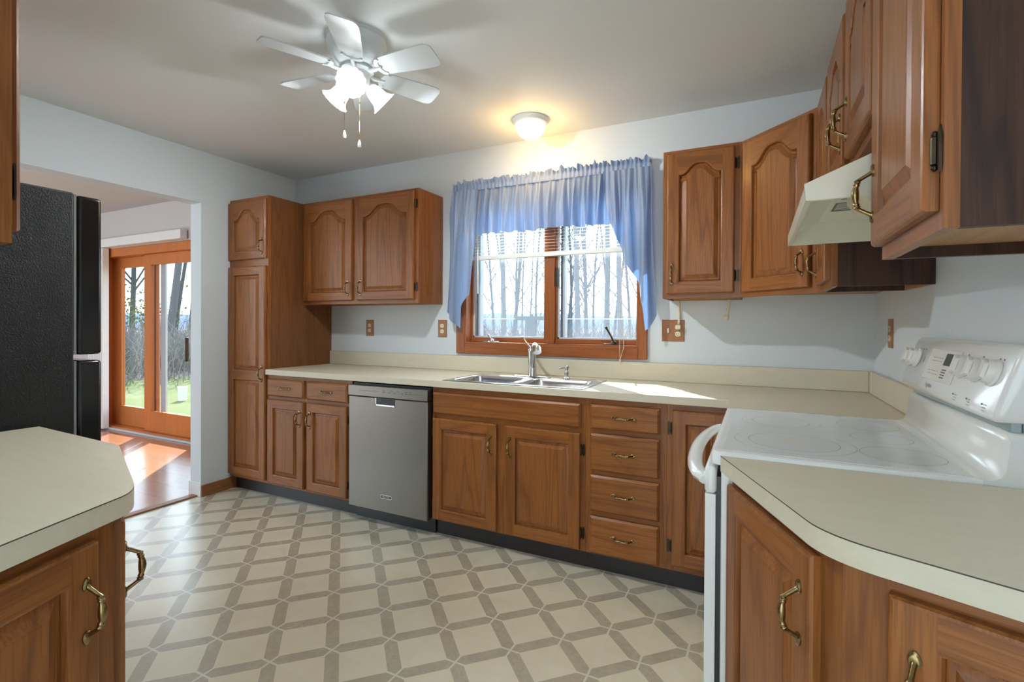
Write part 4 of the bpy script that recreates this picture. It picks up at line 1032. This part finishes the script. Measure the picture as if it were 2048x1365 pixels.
dm = thing('dome_light', 'round flush dome ceiling light glowing warm above the window', 'ceiling light', (2.338, -.289, H))
b = MB(); b.lathe([(.110, 0), (.112, -.008), (.104, -.014), (.100, -.024), (.090, -.030), (.075, -.030)], 40, cap0=True); b.build('base_ring', 'white_fan', dm)
b = MB(); b.lathe([(.089, -.028), (.089, -.045), (.082, -.068), (.066, -.090), (.042, -.106), (.018, -.113), (.001, -.114)], 40); b.build('glass_dome', 'dome', dm)
ld = bpy.data.lights.new('dome_glow', 'POINT'); ld.energy = 1.7; ld.color = (1, .58, .17); ld.shadow_soft_size = .05
lo = bpy.data.objects.new('lamp_light', ld); COL.objects.link(lo); lo.parent = dm; lo.location = (0, 0, -.17)

# ------------------------------------------------------------------ sliding patio door in the dining room
dr = bpy.data.objects.new('door_1', None); COL.objects.link(dr); dr.location = (-2.5, .2, 0); struct(dr)
DX0, DX1, DZ0, DZ1 = -3.418, -1.462, .035, 2.098
o_ = lambda b, n, m_, bevel=.003, par=None: b.build(n, m_, par or dr, (2.5, -.2, 0) if not par else (0, 0, 0), bevel=bevel)
b = MB(); b.box(DX0, DX0+.05, .125, .29, .0, DZ1); b.box(DX1-.05, DX1, .125, .29, .0, DZ1); b.box(DX0+.05, DX1-.05, .125, .29, 2.005, DZ1); b.box(DX0+.05, DX1-.05, .125, .29, 0, DZ0); o_(b, 'door_frame', 'door_wood')
b = MB(); b.box(DX0, DX1, .100, .124, .0, .02); o_(b, 'sill', 'screen_frame')
def leaf(x0, x1, y, gx0, gx1):
    b = MB(); b.box(x0, gx0, y, y+.04, DZ0+.004, 2.002, 0); b.box(gx1, x1, y, y+.04, DZ0+.004, 2.002, 0); b.box(gx0, gx1, y, y+.04, DZ0+.004, .262, 0); b.box(gx0, gx1, y, y+.04, 1.885, 2.002, 0)
    l = o_(b, 'door_panel', 'door_wood'); MB().box(gx0, gx1, y+.018, y+.022, .262, 1.885).build('pane', 'glass', l, smooth=0); return l
l1 = leaf(-3.366, -2.47, .225, -3.175, -2.600); l2 = leaf(-2.60, -1.515, .170, -2.475, -1.625)
b = MB(); b.box(-1.795, -1.775, .140, .168, .84, 1.09); b.build('door_handle', 'bronze', l2, bevel=.003)
b = MB(); b.box(-2.455, -2.36, .262, .285, .06, 2.0); o_(b, 'screen_stile', 'screen_frame')
vb = thing('vertical_blind', 'white vertical blind stacked at the left of the sliding door', 'blind', (-3.30, .05, 0))
MB().box(-.55, 1.60, -.015, .055, 2.105, 2.20).build('valance', 'white_trim', vb, bevel=.004)
b = MB()
for i in range(9): b.box(-.20+i*.036, -.170+i*.036, -.012, .050, .02, 2.10)
b.build('vanes', 'white_trim', vb)
b = MB(); b.tube([(.085, -.02, 2.10), (.088, -.02, 1.38)], .006, 6); b.build('wand', 'white_plastic', vb)

# ------------------------------------------------------------------ outdoors
GZ = -.35
b = MB(); b.quad((-120, .32, GZ), (60, .32, GZ), (60, 150, GZ), (-120, 150, GZ)); b.quad((-120, -12, GZ), (-5.35, -12, GZ), (-5.35, .32, GZ), (-120, .32, GZ)); struct(b.build('lawn', 'grass', smooth=0))
b = MB(); L_ = []
for i in range(121):
    a = math.radians(60+150*i/120); r = 150; zz = 4.2+2.6*mnoise.noise(Vector((i*.06, 1, 0)))+.7*mnoise.noise(Vector((i*.4, 5, 0)))
    L_.append([(r*math.cos(a), r*math.sin(a), GZ-1), (r*1.1*math.cos(a), r*1.1*math.sin(a), zz*.6), (r*1.25*math.cos(a), r*1.25*math.sin(a), zz), (r*1.5*math.cos(a), r*1.5*math.sin(a), 0)])
b.loops(L_, 0, False); struct(b.build('hills', 'hill', smooth=80, fix=False))
def tree(name, label, x, y, r, lean, h, seed, mat='bark', fork=.5, group=None, cat='tree', z0=GZ):
    rnd = random.Random(seed); b = MB()
    def branch(p, d, L, r0, lvl):
        n = 7 if lvl == 0 else 4; pts = [p.copy()]; rs = [r0]; q = p.copy(); dd_ = d.copy()
        for i in range(n):
            dd_ = (dd_+Vector((rnd.uniform(-1, 1), rnd.uniform(-1, 1), rnd.uniform(-.2, .6)))*(.05 if lvl == 0 else .16)).normalized(); q = q+dd_*(L/n); pts.append(q.copy()); rs.append(r0*(1-(.55 if lvl == 0 else .75)*(i+1)/n))
        b.tube(pts, rs, 8 if lvl == 0 else 5 if lvl == 1 else 3, 0, True)
        if lvl >= 3: return
        k = (13 if lvl == 0 else 6 if lvl == 1 else 4)
        for i in range(k):
            t_ = (rnd.uniform(fork*.5, 1) if lvl == 0 else rnd.uniform(.25, 1)); j = min(n-1, int(t_*n)); s = pts[j].lerp(pts[j+1], t_*n-j)
            az = rnd.uniform(0, 2*PI); up_ = rnd.uniform(.5, 1.2); nd = (dd_*.35+Vector((math.cos(az), math.sin(az), up_))*.8).normalized(); branch(s, nd, L*rnd.uniform(.28, .5), max(.006, rs[j]*.45), lvl+1)
    branch(Vector((0, 0, 0)), Vector((lean[0], lean[1], 1)).normalized(), h, r, 0)
    o = b.build(name, mat, None, (x, y, z0), smooth=60, fix=False); tag(o, label, cat, group); return o
T = [(-6.62, 16, .09, (-.05, 0), 7, 11, 'bark', .3, 'thin forked bare tree near the left edge of the left window pane'),
     (-5.23, 14, .16, (.03, 0), 12, 12, 'bark2', .9, 'thick straight bare trunk in the left window pane'),
     (-5.31, 15, .12, (.10, 0), 11, 13, 'bark', .8, 'bare trunk leaning right beside the thick trunk in the left pane'),
     (-7.15, 20, .07, (.0, 0), 11, 14, 'bark', .6, 'slender bare tree near the clothesline post in the left pane'),
     (-6.0, 19, .09, (-.02, 0), 10, 15, 'bark', .25, 'bare forked tree behind the clothesline post'),
     (-4.57, 20, .10, (.02, 0), 10, 16, 'bark', .3, 'thin bare tree at the left edge of the right window pane'),
     (-2.17, 14, .16, (-.03, 0), 12, 17, 'bark2', .8, 'thick bare trunk in the left half of the right pane'),
     (-2.85, 17, .12, (.03, 0), 12, 18, 'bark', .4, 'branching bare tree just right of the thick trunk in the right pane'),
     (-.89, 13, .14, (-.01, 0), 12, 19, 'bark', .9, 'dark straight bare trunk in the middle of the right pane'),
     (-2.0, 18, .09, (.03, 0), 11, 20, 'bark', .6, 'slim bare tree hugging the dark trunk in the right pane'),
     (-.87, 15, .15, (.0, 0), 12, 21, 'bark2', .9, 'pale straight bare trunk near the curtain in the right pane'),
     (-1.5, 20, .08, (.03, 0), 10, 22, 'bark', .4, 'thin bare tree at the right edge of the right pane')]
for x, y, r, ln, h, sd_, mt, fk, lb in T: tree('bare_tree', lb, x, y, r*.72, ln, h, sd_, mt, fk, 'bare trees beyond the window')
T = [(-23.3, 10, .20, (0, .0), 12, 31, 'bark', .6, 'bare trunk at the left edge of the sliding door glass'),
     (-28.7, 13, .22, (.1, .02), 11, 32, 'bark', .25, 'forked bare tree in the left glass of the sliding door'),
     (-18.1, 9, .22, (.10, .05), 12, 33, 'bark2', .9, 'thick leaning trunk in the right glass of the sliding door'),
     (-24.6, 13, .16, (.05, .04), 12, 34, 'bark', .7, 'thin leaning bare tree in the middle of the right door glass'),
     (-22.1, 12.3, .16, (.02, .03), 12, 35, 'bark', .7, 'bare tree beside the jamb in the right door glass')]
for x, y, r, ln, h, sd_, mt, fk, lb in T: tree('bare_tree', lb, x, y, r*.72, ln, h, sd_, mt, fk, 'bare trees beyond the sliding door')
for k in range(13):
    rr_ = random.Random(100+k); tx = -9.5+k*.75+rr_.uniform(-.3, .3); ty = rr_.uniform(22, 30)
    tree('bare_tree', 'slender bare tree deeper in the woods behind the nearer trunks outside the window', tx-(ty-22)*.35, ty, rr_.uniform(.05, .09), (rr_.uniform(-.06, .06), 0), rr_.uniform(9, 12), 200+k, 'bark', .3, 'slender trees deeper in the woods')
rnd = random.Random(4); b = MB()
def stick(p, L, r):
    a = rnd.uniform(0, 2*PI); tl = abs(rnd.gauss(0, .5)); d = Vector((math.sin(tl)*math.cos(a), math.sin(tl)*math.sin(a), math.cos(tl))); q = p+d*L*.5; d2_ = (d+Vector((rnd.uniform(-.5, .5), rnd.uniform(-.5, .5), rnd.uniform(-.5, .1)))).normalized()
    b.tube([p, q, q+d2_*L*.5], [r, r*.8, r*.3], 3, 0, False)
for i in range(5200):     # band of brush beyond the lawn, seen through the door
    t_ = rnd.random(); base = Vector((-11.0-9*t_+rnd.uniform(-1, 1)*2.0, 3.5+7.5*rnd.random(), GZ+rnd.uniform(0, 1.0)*rnd.random())); stick(base, rnd.uniform(.5, 1.3), .012)
for i in range(5200):     # and along the wood edge seen through the window
    base = Vector((rnd.uniform(-14, 4), rnd.uniform(11.5, 19), GZ+rnd.random()*.7)); stick(base, rnd.uniform(.5, 1.5), .013)
tag(b.build('brush', 'twig', None, smooth=0, fix=False), 'tangled dry brush along the edge of the lawn', 'brush', kind='stuff')
b = MB()
for i in range(700):
    p = Vector((-24+rnd.gauss(0, 1.0), 11.3+rnd.gauss(0, .8), 1.6+rnd.gauss(0, .6))); s = rnd.uniform(.05, .12); u_ = Vector((rnd.uniform(-1, 1), rnd.uniform(-1, 1), rnd.uniform(-1, 1))).normalized()*s; w_ = u_.orthogonal().normalized()*s*.6
    b.quad(p-u_, p+w_, p+u_, p-w_)
b.tube([(-24, 11.3, GZ), (-24, 11.3, 1.6)], .05, 6)
tag(b.build('leafy_shrub', 'leaf', None, smooth=0, fix=False), 'yellow-green shrub in the left glass of the sliding door', 'shrub')
cp_ = thing('clothesline_post', 'wooden T-shaped clothesline post in the left window pane', 'post', (-1.80, 9, GZ))
MB().box(-.14, .14, -.06, .06, 0, 1.70).build('post', 'bark', cp_); MB().box(-.44, .46, -.06, .06, 1.70, 1.80).build('crossbar', 'bark', cp_)
b = MB(); b.tube([(-12, 9.0, 1.375), (-1.8, 8.98, 1.385), (8, 9.0, 1.375)], .013, 5)
tag(b.build('clothesline', 'white_plastic', None), 'white clothesline stretched across the view outside the window', 'clothesline')
b = MB(); b.lathe([(.075, 0), (.09, .27), (.095, .28), (.085, .265)], 20, cap0=True)
tag(b.build('bucket', 'white_plastic', None, (-6.95, 3.13, GZ)), 'pale bucket standing on the lawn outside the sliding door', 'bucket')
